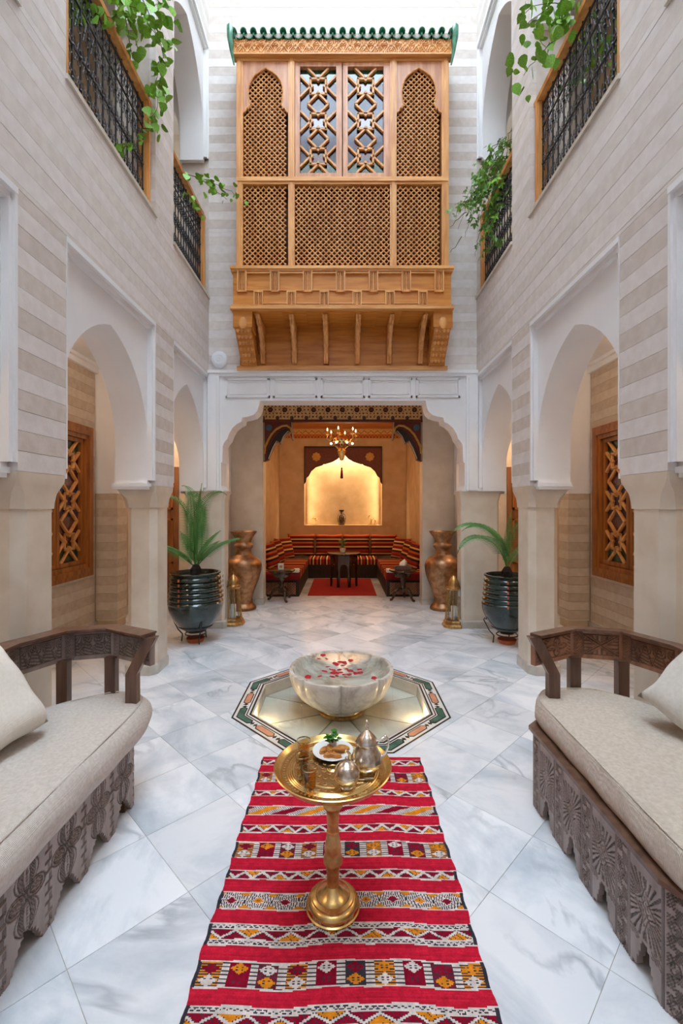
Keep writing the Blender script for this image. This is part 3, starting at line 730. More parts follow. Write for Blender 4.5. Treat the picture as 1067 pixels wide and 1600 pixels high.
# two window sashes
for n,(a,b) in enumerate(((462,535),(536.5,609.5))):
    ox0,ox1=(469.5,526) if n==0 else (544,600); zz0,zz1=271.5,105.5
    mb=MB()
    for (p,q,r_,t) in ((a,ox0,278,97),(ox1,b,278,97),(ox0,ox1,278,zz0),(ox0,ox1,zz1,97)):
        mb.box(hx(p),hx(q),FY-0.015,FY+0.05,hz(r_),hz(t))
    sash=mpart(mb,'window_sash',M['pinkwood'])
    mb=MB(); fretwork(mb,(hx(ox0)+hx(ox1))/2,(hz(zz0)+hz(zz1))/2,hx(ox1)-hx(ox0),hz(zz1)-hz(zz0),3,FY+0.03,0.028,0.0285,pitch=54.7*K)
    mpart(mb,'star_grille',M['honey'],parent=sash,kind='stuff')
    x0,x1=hx(ox0),hx(ox1); zb,zt=hz(zz0),hz(zz1); w3=x1-x0; xc=(x0+x1)/2; zc=(zb+zt)/2; pt=54.7*K
    yy=FY+0.034; e=0.001
    def pane(p,q,r_,t,m,lab): 
        mpart(MB().box(p+e,q-e,yy,yy+0.005,r_+e,t-e),'pane',m,parent=sash,label=lab)
    zl=zc-pt; zh=zc+pt
    pane(x0,x1,zh+0.05,zt,M['pg'],'green glass'); pane(x0,x1,zb,zl-0.05,M['pg'],'green glass')
    for zz in (zl,zc,zh):
        pane(x0,xc-0.075,zz-0.05,zz+0.05,M['pb'],'violet glass'); pane(xc+0.075,x1,zz-0.05,zz+0.05,M['pb'],'violet glass')
        pane(xc-0.075,xc+0.075,zz-0.05,zz+0.05,M['pr'],'red glass')
    pane(x0,x1,zl+0.05,zc-0.05,M['pb'],'violet glass'); pane(x0,x1,zc+0.05,zh-0.05,M['pb'],'violet glass')
# carved frieze under the tiles
def frieze(U,V):
    p=0.157; H=0.175
    u=(U%p)/p; v=V/H
    tri=np.abs(u-0.5)*2
    d=np.where(np.abs(v-(0.12+0.62*(1-tri)))<0.06,0.0,0.006)
    d2=np.where(np.abs(v-(0.35+0.62*tri))<0.05,0.001,d)
    r=np.hypot((u-0.5)*p,(v-0.22)*H); r2=np.hypot((np.abs(u-0.5)-0.5)*p,(v-0.8)*H)
    fan=lambda rr:0.004*(np.sin(rr*300)>0)
    return 2.4*np.minimum(d2,np.where(v<0.5,fan(r)+0.001,fan(r2)+0.001))
me=relief_mesh('frieze',frieze,hx(704)-hx(368),0.172,0.0062,0.06,M['honeyx'])
link('frieze',me,mash,'carved frieze of interlaced lozenges').location=(hx(368),-0.075,hz(94)-3.24)
mpart(MB().box(hx(367),hx(705),FY-0.085,FY+0.02,hz(95.5),hz(93.5)),'frieze_moulding',M['honeyx'])
mpart(MB().box(hx(369),hx(703),FY-0.02,YB,hz(94),hz(71)),'roof_frame',M['honeyx'])
# green glazed tiles
def shell(r,L,t=0.009,n=9,up=True,taper=0.92):
    mb=MB(); vs=[];fs=[]
    for (yy,sc) in ((0,1),(L,taper)):
        for rr in (r,r-t):
            for k in range(n):
                a=PI*k/(n-1)
                z=math.sin(a)*rr*sc*(1 if up else -1)
                vs.append((math.cos(a)*rr*sc,yy,z))
    o=lambda e,l,k:(e*2+l)*n+k
    for k in range(n-1):
        fs.append((o(0,0,k),o(0,0,k+1),o(1,0,k+1),o(1,0,k))); fs.append((o(0,1,k+1),o(0,1,k),o(1,1,k),o(1,1,k+1)))
        fs.append((o(0,0,k+1),o(0,0,k),o(0,1,k),o(0,1,k+1))); fs.append((o(1,0,k),o(1,0,k+1),o(1,1,k+1),o(1,1,k)))
    for k in (0,n-1): fs.append((o(0,0,k),o(1,0,k),o(1,1,k),o(0,1,k)))
    mb.add(vs,fs); return mb
pan=shell(0.058,0.50,up=False).mesh('pan_tile',M['glaze'],50); cov=shell(0.038,0.50,up=True).mesh('cover_tile',M['glaze'],50)
disc=MB().lathe([(0.0,-0.003),(0.040,-0.003),(0.040,0.003),(0,0.003)],10).mesh('mortar_fill',M['mortar'])
TZ=hz(69)-3.24; tilt=math.radians(16)
nt=22; dx=(hx(703)-hx(369))/nt
for i in range(nt+1):
    if i<nt:
        o=link('roof_tile',pan,mash); o.location=(hx(369)+dx*(i+0.5),-0.10,TZ+0.03); o.rotation_euler=(tilt,0,0)
        o=link('mortar_fill',disc,mash); o.location=(hx(369)+dx*(i+0.5),-0.075,TZ+0.015); o.rotation_euler=(PI/2,0,0); o.scale=(1.15,0.75,1)
    o=link('roof_tile',cov,mash); o.location=(hx(369)+dx*i,-0.115,TZ+0.032+0.006*math.sin(i*3.1)); o.rotation_euler=(tilt+0.02*math.sin(i*5),0,0)
for i in range(12):
    o=link('ridge_tile',shell(0.045,0.24).mesh('ridge_tile',M['glaze'],50) if i==0 else bpy.data.meshes['ridge_tile'],mash)
    o.location=(hx(378)+i*0.198,0.33,TZ+0.175); o.rotation_euler=(0,0,-PI/2)
for s in (-1,1):
    xx=(hx(367) if s<0 else hx(705))
    MB().tube([(xx-s*0.01,-0.06,TZ-0.30),(xx+s*0.012,-0.09,TZ-0.16),(xx+s*0.022,-0.12,TZ-0.04),(xx+s*0.02,-0.13,TZ+0.05),(xx+s*0.03,-0.05,TZ+0.09),(xx+s*0.03,0.3,TZ+0.17)],[0.008,0.022,0.034,0.040,0.042,0.040],8).build('hip_tile',M['glaze'],mash,smooth=50,label='curved green end tile tapering down the side')
# band with meander mouldings
bx0,bx1,bz0,bz1=hx(365),hx(705),hz(486),hz(423)
bm_=mpart(MB().box(bx0+0.01,bx1-0.01,FY-0.05,YB,bz0,bz1),'lower_band',M['amber'],'amber wood band with stepped beaded mouldings')
mpart(MB().box(bx0-0.015,bx1+0.015,FY-0.095,FY+0.3,bz1-0.022,bz1+0.012).box(bx0-0.008,bx1+0.008,FY-0.08,FY+0.3,bz1-0.045,bz1-0.022),'upper_moulding',M['honeyx'],parent=bm_)
mpart(MB().box(bx0-0.015,bx1+0.015,FY-0.095,FY+0.3,bz0-0.012,bz0+0.018).box(bx0-0.008,bx1+0.008,FY-0.08,FY+0.3,bz0+0.018,bz0+0.04),'lower_moulding',M['honeyx'],parent=bm_)
def tmould(xc,za,zb,parent,up):
    mb=MB(); w=0.055
    z0,z1=min(za,zb),max(za,zb)
    mb.box(xc-w,xc-w+0.016,FY-0.085,FY-0.05,z0,z1); mb.box(xc+w-0.016,xc+w,FY-0.085,FY-0.05,z0,z1)
    zz=(z0 if not up else z1); mb.box(xc-w,xc+w,FY-0.075,FY-0.05,zz-0.008,zz+0.010)
    n=int((z1-z0)/0.011)
    for sx in (-1,1):
        for k in range(n): mb.box(xc+sx*0.026-0.006,xc+sx*0.026+0.006,FY-0.072,FY-0.05,z0+0.012+k*0.011,z0+0.019+k*0.011)
    mb.box(xc-0.005,xc+0.005,FY-0.07,FY-0.05,z0,z1)
    mpart(mb,'stepped_moulding',M['honey'],parent=parent)
for k in range(7): tmould(hx(381)+k*0.3758*(1.0),hz(459.5),bz1-0.045,bm_,False)
for k in range(6): tmould(hx(406.5)+k*0.3758,hz(460),bz0+0.04,bm_,True)
mb=MB()
for k in range(6):
    a=hx(381)+k*0.3758+0.055; b=a+0.3758-0.11; mb.box(a,b,FY-0.08,FY-0.05,bz1-0.068,bz1-0.056); mb.box(a,b,FY-0.068,FY-0.05,hz(459.5)+0.01,hz(459.5)+0.02)
for k in range(5):
    a=hx(406.5)+k*0.3758+0.055; b=a+0.3758-0.11; mb.box(a,b,FY-0.08,FY-0.05,bz0+0.050,bz0+0.062)
mpart(mb,'panel_strip',M['honeyx'],parent=bm_)
mb=MB()
for k in range(int((bx1-bx0)/0.012)): 
    x=bx0+k*0.012; mb.box(x,x+0.007,FY-0.088,FY-0.08,bz1-0.038,bz1-0.028); mb.box(x,x+0.007,FY-0.088,FY-0.08,bz0+0.024,bz0+0.034)
mpart(mb,'bead_row',M['honey'],parent=bm_,kind='stuff')
# soffit, backing board, brackets
for i in range(9):
    a=bx0+0.02+i*(bx1-bx0-0.04)/9
    mpart(MB().box(a,a+(bx1-bx0-0.04)/9-0.003,FY-0.03,YB,bz0-0.02,bz0),'soffit_plank',M['amber'])
mpart(MB().box(-1.29,1.28,YB-0.03,YB+0.01,3.28,bz0-0.02),'backing_board',M['amber'])
mpart(MB().box(-1.315,1.30,YB-0.09,YB+0.01,3.235,3.285),'bottom_rail',M['honeyx'])
def bracket_path(x,n=14,bow=0.07):
    pts=[]
    for k in range(n+1):
        t=k/n; y=FY+0.0+(YB-0.06-FY)*t; z=(bz0-0.03)-(bz0-0.03-3.32)*t
        b=bow*math.sin(PI*t); pts.append((x,y+b,z+b*0.8))
    return pts
for k in range(6):
    x=-0.993+k*0.392
    mb=MB(); pts=bracket_path(x*1.0); rr=[]
    for j,p in enumerate(pts): rr.append(0.024+0.010*(j%2))
    for sx in (-0.014,0.014): mb.tube([(p[0]+sx,p[1],p[2]) for p in pts],[r_*0.62 for r_ in rr],6)
    for j in range(len(pts)-1):
        p,q=Vector(pts[j]),Vector(pts[j+1]); mb.box(x-0.028,x+0.028,(p.y+q.y)/2-0.012,YB-0.03,(p.z+q.z)/2-0.008,(p.z+q.z)/2+0.008)
    mb.prism([(FY+0.05,bz0-0.02),(YB-0.02,bz0-0.02),(YB-0.02,3.33)],'x',x-0.014,x+0.014)
    mpart(mb,'bracket',M['honey'])
for s in (-1,1):
    xa,xb=sorted((s*1.265,s*1.045)); mb=MB()
    mb.box(xa,xb,FY-0.04,FY+0.22,bz0-0.20,bz0)
    mb.prism([(FY-0.02,bz0-0.20),(YB-0.02,bz0-0.20),(YB-0.02,3.285),(YB-0.12,3.285)],'x',xa+0.015,xb-0.015)
    e=mpart(mb,'end_bracket',M['amber'],'carved end bracket of stacked niches')
    mb=MB(); 
    for r_ in range(6):
        t=(r_+0.4)/6.2; y=FY-0.02+(YB-0.12-FY+0.02)*t; z=bz0-0.20+(3.285-bz0+0.20)*t
        for c_ in range(4):
            x=xa+0.045+c_*0.043
            mb.bead((x,y-0.004,z),0.022,6,4,(1,0.5,1.35)); mb.box(x-0.02,x+0.02,y-0.018,y+0.03,z+0.024,z+0.032)
    mb.bead(((xa+xb)/2,FY-0.035,bz0-0.15),0.055,8,6,(1,0.3,1.3))
    mpart(mb,'carved_niche',M['honey'],parent=e,kind='stuff')

# ================================================================== GALLERY WINDOWS
for s,sd in ((-1,'left'),(1,'right')):
    win=thing('window_%d'%(1 if s<0 else 2),'brown wooden window with star grille and coloured glass in the %s gallery'%sd,'window',(s*3.10,4.85,0.70))
    win['kind']='structure'; del win['category']
    # local frame: width along y, built in xz then rotated
    R=Matrix.Rotation(-s*PI/2,4,'Z')        # local -y -> towards the courtyard
    def wp(mb,name,m,label=None,parent=None,kind=None):
        mb.v=[tuple(R@Vector(v)) for v in mb.v]; return mb.build(name,m,parent or win,label=label,kind=kind)
    w2=0.66; H=1.80
    mb=MB()
    for k,(o,d) in enumerate(((0,0.035),(0.05,0.05),(0.10,0.03))):
        a=w2-o; 
        for (p,q,r_,t) in ((-a,-a+0.055,o,H-o),(a-0.055,a,o,H-o),(-a+0.055,a-0.055,o,o+0.055),(-a+0.055,a-0.055,H-o-0.055,H-o)):
            mb.box(p,q,-d,0.05,r_,t)
    wp(mb,'window_frame',M['brown'])
    for q in (-1,1):
        mb=MB(); c=q*0.252; hw=0.245
        for (p,q2,r_,t) in ((c-hw,c-hw+0.045,0.16,H-0.16),(c+hw-0.045,c+hw,0.16,H-0.16),(c-hw+0.045,c+hw-0.045,0.16,0.205),(c-hw+0.045,c+hw-0.045,H-0.205,H-0.16)): mb.box(p,q2,0.0,0.05,r_,t)
        sa=wp(mb,'window_sash',M['brown'])
        mb=MB(); fretwork(mb,c,H/2,0.40,H-0.41,3,0.035,0.03,0.030); wp(mb,'star_grille',M['honey'],parent=sa,kind='stuff')
        zs=[0.205,0.40,0.72,1.08,1.40,H-0.205]; ms=['pg','pr','pb','pr','pg']
        for k in range(5): wp(MB().box(c-0.2,c+0.2,0.038,0.044,zs[k]+.001,zs[k+1]-.001),'pane',M[ms[k]],parent=sa,label={'pg':'green glass','pr':'red glass','pb':'violet glass'}[ms[k]])
    wp(MB().box(-w2+0.05,w2-0.05,0.20,0.22,0.03,H-0.03),'backing',M['inside'],label='dark room behind the glass')  # dark sheet coloured as the room's shade

# ================================================================== IRON RAILINGS
def railing(s, a, b, label):
    X=s*1.765; t=thing('iron_railing',label,'railing',(X,a,4.182)); L=b-a; H=1.0
    def rp(mb,name,m,**k): return mb.build(name,m,t,**k)
    # posts at both ends, handrail
    for y in (0.03,L-0.04):
        mb=MB().box(-0.035,0.035,y-0.035,y+0.035,0,H-0.05); mb.box(-0.045,0.045,y-0.02,y+0.02,0.0,H-0.05)
        rp(mb,'wooden_post',M['honey'])
    hr=MB(); hr.prism([(-0.045,H-0.055),(0.045,H-0.055),(0.05,H-0.02),(0.03,H),(-0.03,H),(-0.05,H-0.02)],'y',-0.01,L)
    rp(hr,'handrail',M['honey'])
    y0=0.07; y1=L-0.08; nb=12; d=(y1-y0)/nb; zs=[0.05,0.27,0.49,0.71,0.90]
    for z in (0.05,0.38,0.71,0.90): rp(MB().box(-0.006,0.006,y0-0.01,y1+0.01,z-0.007,z+0.007),'rail_bar',M['iron'])
    bar=MB().box(-0.005,0.005,-0.005,0.005,0.02,0.93)
    for z in (0.16,0.38,0.60,0.80): bar.bead((0,0,z),0.013,6,4)
    bme=bar.mesh('iron_bar',M['iron'])
    for k in range(nb+1):
        o=link('iron_bar',bme,t); o.location=(0,y0+k*d,0)
    def scroll(cy,cz,r,sg,fl):
        pts=[]
        for k in range(9):
            th=k/8*1.55*PI; rr=r*(1-0.55*k/8)
            pts.append((0,cy+sg*(rr*math.sin(th)),cz+fl*(rr*math.cos(th)-0)))
        return pts
    sc=MB()
    for j in range(4):
        za,zb=zs[j],zs[j+1]; zc=(za+zb)/2; hh=(zb-za)/2
        for k in range(nb):
            yc=y0+(k+0.5)*d; r=d*0.27
            for sg in (-1,1):
                up=scroll(yc+sg*d*0.22,zc+hh*0.45,r,sg,1); dn=scroll(yc-sg*d*0.0+sg*d*0.22,zc-hh*0.45,r,sg,-1)
                sc.tube([( 0,yc,zc)]+up,0.0030,4); sc.tube([(0,yc,zc)]+dn,0.0030,4)
            sc.bead((0,yc,zc),0.010,5,3); sc.bead((0,yc+d/2,zc),0.012,5,3)
    rp(sc,'scrollwork',M['iron'],kind='stuff',label='curled iron scrolls with small knobs')
railing(-1,2.76,4.03,'black scrolled iron railing with wooden handrail, nearer one on the left upper wall')
railing(-1,4.49,5.62,'black scrolled iron railing with wooden handrail, left upper wall, beside the balcony')
railing(1,2.76,4.03,'black scrolled iron railing with wooden handrail, nearer one on the right upper wall')
railing(1,4.49,5.62,'black scrolled iron railing under the leafy bush, right upper wall')

# ================================================================== VINES
def leaf_mesh(name,m,wide=0.8,lobes=True):
    pts=[(0,0,0),(0.28*wide,0.06,0.03),(0.46*wide,0.30,0.05),(0.34*wide,0.62,0.02),(0.10*wide,0.88,-0.03),(0,1.0,-0.07)]
    L=[(-x,y,z) for x,y,z in pts[1:-1]]
    mid=[(0,0.3,-0.03),(0,0.62,-0.05)]
    vs=pts+L+mid   # 0..5, 6..9, 10,11
    fs=[(0,1,2,10),(10,2,3,11),(11,3,4,5),(0,10,7,6),(10,11,8,7),(11,5,9,8)]
    mb=MB().add(vs,fs); return mb.mesh(name,m,smooth=180,recalc=False)
LF=[leaf_mesh('leaf',M['leaf'],0.95),leaf_mesh('leaf',M['leaf'],1.15)]
def spray_mesh(m):
    mb=MB(); src=leaf_mesh('tmp',m,0.62); V=[v.co.copy() for v in src.vertices]; F=[tuple(p.vertices) for p in src.polygons]
    for k,(ax,of,sc_) in enumerate(((0,0,1.0),(0.9,0.15,0.8),(-0.9,0.3,0.85),(0.4,-0.45,0.7))):
        R=Matrix.Rotation(ax,3,'Z')@Matrix.Rotation(random.uniform(-.5,.5),3,'X'); mb.add([R@(v*sc_)+Vector((0.15*k*(-1)**k*0.5,of,0.04*k)) for v in V],F)
    bpy.data.meshes.remove(src)
    return mb.mesh('leaf_spray',m,smooth=180,recalc=False)
LB=[spray_mesh(M['leaf2']),spray_mesh(M['leaf']),spray_mesh(M['leaf2'])]
def vine(label, strands, meshes, size, dens, name='climbing_vine', cat='plant', spread=0.05, limit=290):
    base=strands[0][0]; t=thing(name,label,cat,tuple(base)); b=Vector(base); cnt=0
    mb=MB()
    for st in strands:
        P=[Vector(p) for p in st]; Q=[]
        for i in range(len(P)-1):
            L=(P[i+1]-P[i]).length; n=max(2,int(L/0.05))
            for k in range(n):
                q=P[i].lerp(P[i+1],k/n); q+=Vector([random.gauss(0,0.008) for _ in range(3)]); Q.append(q)
        Q.append(P[-1]); mb.tube([q-b for q in Q],[0.0045*(1-0.6*i/len(Q)) for i in range(len(Q))],4)
        L=sum((Q[i+1]-Q[i]).length for i in range(len(Q)-1)); m=int(L*dens)
        for k in range(m):
            if cnt>=limit: break
            u=(k+random.random())/m*(len(Q)-1); i=int(u); q=Q[i].lerp(Q[min(i+1,len(Q)-1)],u-i)
            o=link('leaf',random.choice(meshes),t)
            o.location=q-b+Vector([random.gauss(0,spread) for _ in range(3)])
            o.rotation_euler=(random.uniform(-0.9,0.9)-0.9,random.uniform(-0.6,0.6),random.uniform(0,2*PI))
            sz=size*random.uniform(0.55,1.2); o.scale=(sz,sz,sz); cnt+=1
    mb.build('stem',M['stem'],t)
    return t
A=lambda *l:[at(*p) for p in l]
vine('bright green vine spilling over the left railing nearer the viewer',[
  A((95,-10,2.95),(125,12,3.1),(150,22,3.2),(178,30,3.3),(196,20,3.45)),
  A((140,-15,3.3),(175,0,3.35),(210,12,3.5),(245,6,3.7),(268,18,3.85)),
  A((120,-20,3.1),(140,10,3.15),(128,35,3.15)),
  A((165,-20,3.3),(185,15,3.35),(190,35,3.4)),
  A((225,0,3.7),(243,50,3.85),(255,88,3.95),(243,128,3.9),(247,165,3.9),(240,192,3.9)),
  A((212,5,3.6),(232,40,3.75),(250,60,3.85),(262,80,3.95)),
  A((196,15,3.5),(203,60,3.6),(207,92,3.6)),
  ],LF,0.080,62,spread=0.045)
vine('thin trailing vine shoot crossing the end of the left railing',[
  A((238,196,3.95),(222,203,3.9),(212,222,3.75),(190,232,3.5),(172,240,3.35),(155,238,3.2))],LF,0.055,34,spread=0.02)
vine('vine shoot reaching from the far left railing towards the carved balcony',[
  A((290,272,4.85),(318,280,4.95),(342,288,5.05),(362,300,5.12),(378,313,5.12)),
  A((300,275,4.9),(330,292,5.0),(355,312,5.1)),
  A((290,300,4.8),(305,318,4.9),(319,332,5.0))],LF,0.070,38,spread=0.032)
vine('large leaved vine hanging at the top of the right railing',[
  A((925,-12,3.3),(890,2,3.35),(855,8,3.4),(820,14,3.45),(812,25,3.45)),
  A((880,2,3.3),(873,35,3.3),(868,62,3.3),(845,85,3.3),(828,100,3.3),(818,118,3.3)),
  A((860,8,3.35),(838,25,3.35),(818,45,3.35)),
  A((895,0,3.35),(880,22,3.35),(876,50,3.32))],LF,0.078,62,spread=0.05)
vine('green vine growing inside the right railing nearer the viewer',[
  A((905,60,3.6),(925,90,3.4),(945,60,3.2),(930,30,3.3)),
  A((880,140,3.7),(900,110,3.55),(915,80,3.5)),
  A((960,20,3.05),(955,60,3.1),(965,85,3.0)),
  A((885,150,3.8),(905,130,3.7),(925,105,3.5))],LF,0.055,40,spread=0.04)
st=[]
for k in range(16):
    p=[(random.uniform(785,803),random.uniform(215,300),5.1)]
    x,y=p[0][0],p[0][1]; tx=random.uniform(706,770); ty=random.uniform(300,395) if tx>725 else random.uniform(320,375)
    for j in (1,2,3):
        f=j/3; p.append((x+(tx-x)*f,y+(ty-y)*f**1.5-18*math.sin(PI*f),5.1-0.25*f+random.uniform(-0.05,0.05)))
    st.append(A(*p))
st+= [A((803,190,5.2),(795,225,5.15),(790,260,5.1)),A((800,200,5.2),(785,240,5.1),(765,262,5.0)),A((775,300,5.0),(752,350,4.95),(742,400,4.95)),A((730,330,4.95),(712,345,4.95),(703,355,4.95)),A((722,370,4.95),(712,385,4.95),(703,395,4.95))]
vine('dense small leaved bush spilling over the far right railing by the balcony',st,LB,0.062,60,name='trailing_bush',spread=0.06,limit=298)
# ================================================================== FOUNTAIN
OX,OY,_=OCT
cor=lambda ap,k:(OX+ap/math.cos(PI/8)*math.cos(PI/8+k*PI/4), OY+ap/math.cos(PI/8)*math.sin(PI/8+k*PI/4))
def ring(mb,a0,a1,z0,z1):
    for k in range(8):
        p,q=cor(a0,k),cor(a0,k+1); r_,t=cor(a1,k+1),cor(a1,k)
        mb.prism([p,q,r_,t],'z',z0,z1)
bt=thing('mosaic_border','octagonal mosaic border of green, salmon and black marble around the fountain','mosaic',(OX,OY,0))
def bp(mb,name,m,label=None,kind=None):
    mb.v=[(v[0]-OX,v[1]-OY,v[2]) for v in mb.v]; return mb.build(name,m,bt,label=label,kind=kind)
mb=MB(); ring(mb,0.668,0.802,-0.05,-0.0005); bp(mb,'marble_ring',M['wmarble'],'white marble bed')
mb=MB(); ring(mb,0.791,0.802,-0.01,0.001); bp(mb,'black_line',M['black'],'outer black line')
mb=MB(); ring(mb,0.696,0.705,-0.01,0.001); bp(mb,'black_line',M['black'],'inner black line')
mb=MB(); ring(mb,0.668,0.682,-0.01,0.0012); bp(mb,'black_line',M['black'],'black lip of the pool')
A0=0.742; hw=0.022
for k in range(8):
    c0,c1=Vector(cor(A0,k)),Vector(cor(A0,k+1)); d=(c1-c0); L=d.length; d/=L; n=Vector((d.y,-d.x))
    P=lambda u,v:tuple(c0+d*u+n*v)
    def cart(u0,u1,h,e): return [P(u0,0),P(u0+e,-h),P(u1-e,-h),P(u1,0),P(u1-e,h),P(u0+e,h)]
    m0=L*0.345;m1=L*0.655
    bp(MB().prism(cart(m0-0.012,m1+0.012,hw+0.007,0.03),'z',-0.01,0.0008),'black_tile',M['black'],'black outline')
    bp(MB().prism(cart(m0,m1,hw,0.022),'z',-0.01,0.0016),'salmon_tile',M['salmon'],'salmon marble cartouche')
    for uu in (L*0.285,L*0.715):     # black lozenge crossings
        mb=MB()
        for du in (-0.018,0.018): mb.prism([P(uu+du-0.013,0),P(uu+du,-0.02),P(uu+du+0.013,0),P(uu+du,0.02)],'z',-0.01,0.0014)
        bp(mb,'black_lozenge',M['black'],'pair of small black lozenges')
    # corner piece bent around the corner k+1
    c2=Vector(cor(A0,k+2)); d2=(c2-c1).normalized(); n2=Vector((d2.y,-d2.x))
    for e,m,z,nm,lb in ((0.007,'black',0.0008,'black_tile','black outline'),(0,'green',0.0016,'green_tile','green marble cartouche bent at the corner')):
        h=hw+e; lo,le=cor(A0-h,k+1),cor(A0+h,k+1); w=L*0.225+e*1.6
        a=c1-d*w; b=c1+d2*w
        pts=[tuple(a),tuple(a+d*0.024+n*h),le,tuple(b-d2*0.024+n2*h),tuple(b),tuple(b-d2*0.024-n2*h),lo,tuple(a+d*0.024-n*h)]
        bp(MB().prism(pts,'z',-0.01,z),nm,M[m],lb)
pool=MB(); ring(pool,0.652,0.670,-0.115,-0.001); PW=pool.build('trim_3',M['base']); structure(PW,'marble side walls of the sunken octagonal pool')
for k in range(8):
    mb=MB(); c=(OX,OY); p,q=cor(0.655,k),cor(0.655,k+1); g=0.004
    cc=Vector(c); pv,qv=Vector(p),Vector(q); mid=(pv+qv)/2; sh=lambda v:tuple(v+(mid-v).normalized()*g)
    mb.prism([tuple(cc+(mid-cc).normalized()*0.02),sh(pv),sh(qv)],'z',-0.117,-0.100)
    mb.build('pool_slab',M['pool'],PW)
w_=MB(); w_.prism([cor(0.651,k) for k in range(8)],'z',-0.0995,-0.0845)
ww=w_.build('pool_water',M['water']); tag(ww,'thin sheet of clear water on the pool floor','water')
fb=thing('fountain_basin','scalloped pale marble fountain basin brimming with water in the middle of the floor','fountain',(OX,OY,-0.098))
lob=lambda a,z:1-0.055*max(0,1-abs(math.sin(4*a))*5.0)*min(1,max(0,(z-0.03)/0.1)) - 0.012*(1-abs(math.sin(4*a)))
prof=[(0.15,0),(0.165,0.012),(0.165,0.032),(0.15,0.045),(0.20,0.062),(0.28,0.10),(0.345,0.155),(0.39,0.225),(0.415,0.295),(0.422,0.340),(0.416,0.353),(0.392,0.354),(0.384,0.340),(0.36,0.29),(0.25,0.23),(0.1,0.21),(0.0,0.205)]
mb=MB().lathe(prof,96,lobe=lob,a0=PI/8); mb.build('bowl',M['basin'],fb,smooth=50)
mb=MB().lathe([(0.155,0.0),(0.185,0.004),(0.185,0.022),(0.155,0.026)],32); mb.build('foot',M['brassd'],fb,smooth=40,label='gilded foot ring')
mb=MB().lathe([(0.0,0.27),(0.34,0.27),(0.389,0.3445),(0.0,0.3445)],96,lobe=lob,a0=PI/8); mb.build('water',M['water'],fb,smooth=30)
for k in range(8):
    a=k*PI/4; r=0.402
    pts=[(r*math.cos(a)*(1+0.035*t),r*math.sin(a)*(1+0.035*t),0.345-0.33*t*t) for t in [i/8 for i in range(9)]]
    MB().tube(pts,[0.003+0.001*math.sin(i*2) for i in range(9)],6).build('water_stream',M['water'],fb,smooth=180)
pm=[]
for v in range(3):
    mb=MB(); n=7; vs=[(0,0,0)]; fs=[]
    for k in range(n):
        a=2*PI*k/n; rr=random.uniform(0.8,1.1); vs.append((rr*math.cos(a),0.8*rr*math.sin(a),random.uniform(0.1,0.35)))
    fs=[(0,1+k,1+(k+1)%n) for k in range(n)]; mb.add(vs,fs); pm.append(mb.mesh('rose_petal',M['petal'],recalc=False))
pp=[(505,1025),(510,1030),(498,1030),(481,1059),(483,1060),(500,1058),(519,1059),(526,1057),(585,1061),(528,1038),(536,1041),(532,1036),(524,1039),(538,1037),(507,1050),(519,1048),(530,1048),(541,1046),(550,1050),(556,1053),(537,1055),(545,1055),(561,1047),(548,1033),(541,1059),(512,1043),(533,1052),(526,1053),(563,1052),(575,1024),(547,1049),(521,1053)]
zc=EYE-0.2475
for px,py in pp:
    y=zc*FPX/(py-PY0); x=(px-PX0)*y/FPX
    if math.hypot(x-OX,y-OY)>0.37: continue
    o=link('rose_petal',random.choice(pm)); o.location=(x,y,0.2478); o.rotation_euler=(random.uniform(-.2,.2),random.uniform(-.2,.2),random.uniform(0,6)); sz=random.uniform(0.017,0.036); o.scale=(sz,sz,sz)
    tag(o,'loose red rose petal floating on the water of the marble basin','petal','rose petals floating in the basin')
for s in (-1,1):
    t=thing('pool_lamp','small lit lamp set in the %s wall of the sunken pool'%('left' if s<0 else 'right'),'lamp',(OX+s*0.648,OY-0.22 if s<0 else OY-0.16,-0.045))
    mb=MB().lathe([(0.0,0),(0.022,0),(0.026,0.004),(0.026,0.008)],16,M=Matrix.Rotation(-s*PI/2,4,'Y')); mb.build('lamp_glass',M['poollamp'],t)
    lamp('pool_light',(-s*0.05,0,0.0),1.6,(1.0,0.74,0.38),0.02,parent=t)

# ================================================================== RUG
RX0,RX1,RY0,RY1=-0.487,0.475,0.80,2.745
cell=0.0042; nxr=int((RX1-RX0)/cell); nyr=int((RY1-RY0)/cell)
U,V=np.meshgrid((np.arange(nxr)+0.5)*cell,(np.arange(nyr)+0.5)*cell)   # V from near edge
Yw=RY0+V; Wd=nxr*cell
Cc={k:np.array(lin(v)) for k,v in dict(r=(200,32,58),d=(140,16,44),w=(222,210,206),o=(226,140,34),n=(58,56,66)).items()}
img=np.zeros((nyr,nxr,3)); 
wob=0.004*np.sin(U*9)+0.003*np.sin(U*23+1)
Yb=Yw+wob
base=Cc['r'][None,None,:]*(1+0.13*np.sin(Yb*900)[...,None]*0.5+np.random.uniform(-0.10,0.12,(nyr,nxr))[...,None]); img[:]=base
rowtint=np.random.uniform(0.86,1.08,nyr)[:,None,None]; img*=rowtint
ii=np.arange(nxr)[None,:]; jj=np.arange(nyr)[:,None]
def put(mask,c,j=0.06): 
    k=Cc[c][None,None,:]*(1+np.random.uniform(-j,j,(nyr,nxr))[...,None]); img[mask]=k[mask]
def lines(y0,y1):
    put((Yb>y0-0.006)&(Yb<y0),'w'); put((Yb>y1)&(Yb<y1+0.006),'w')
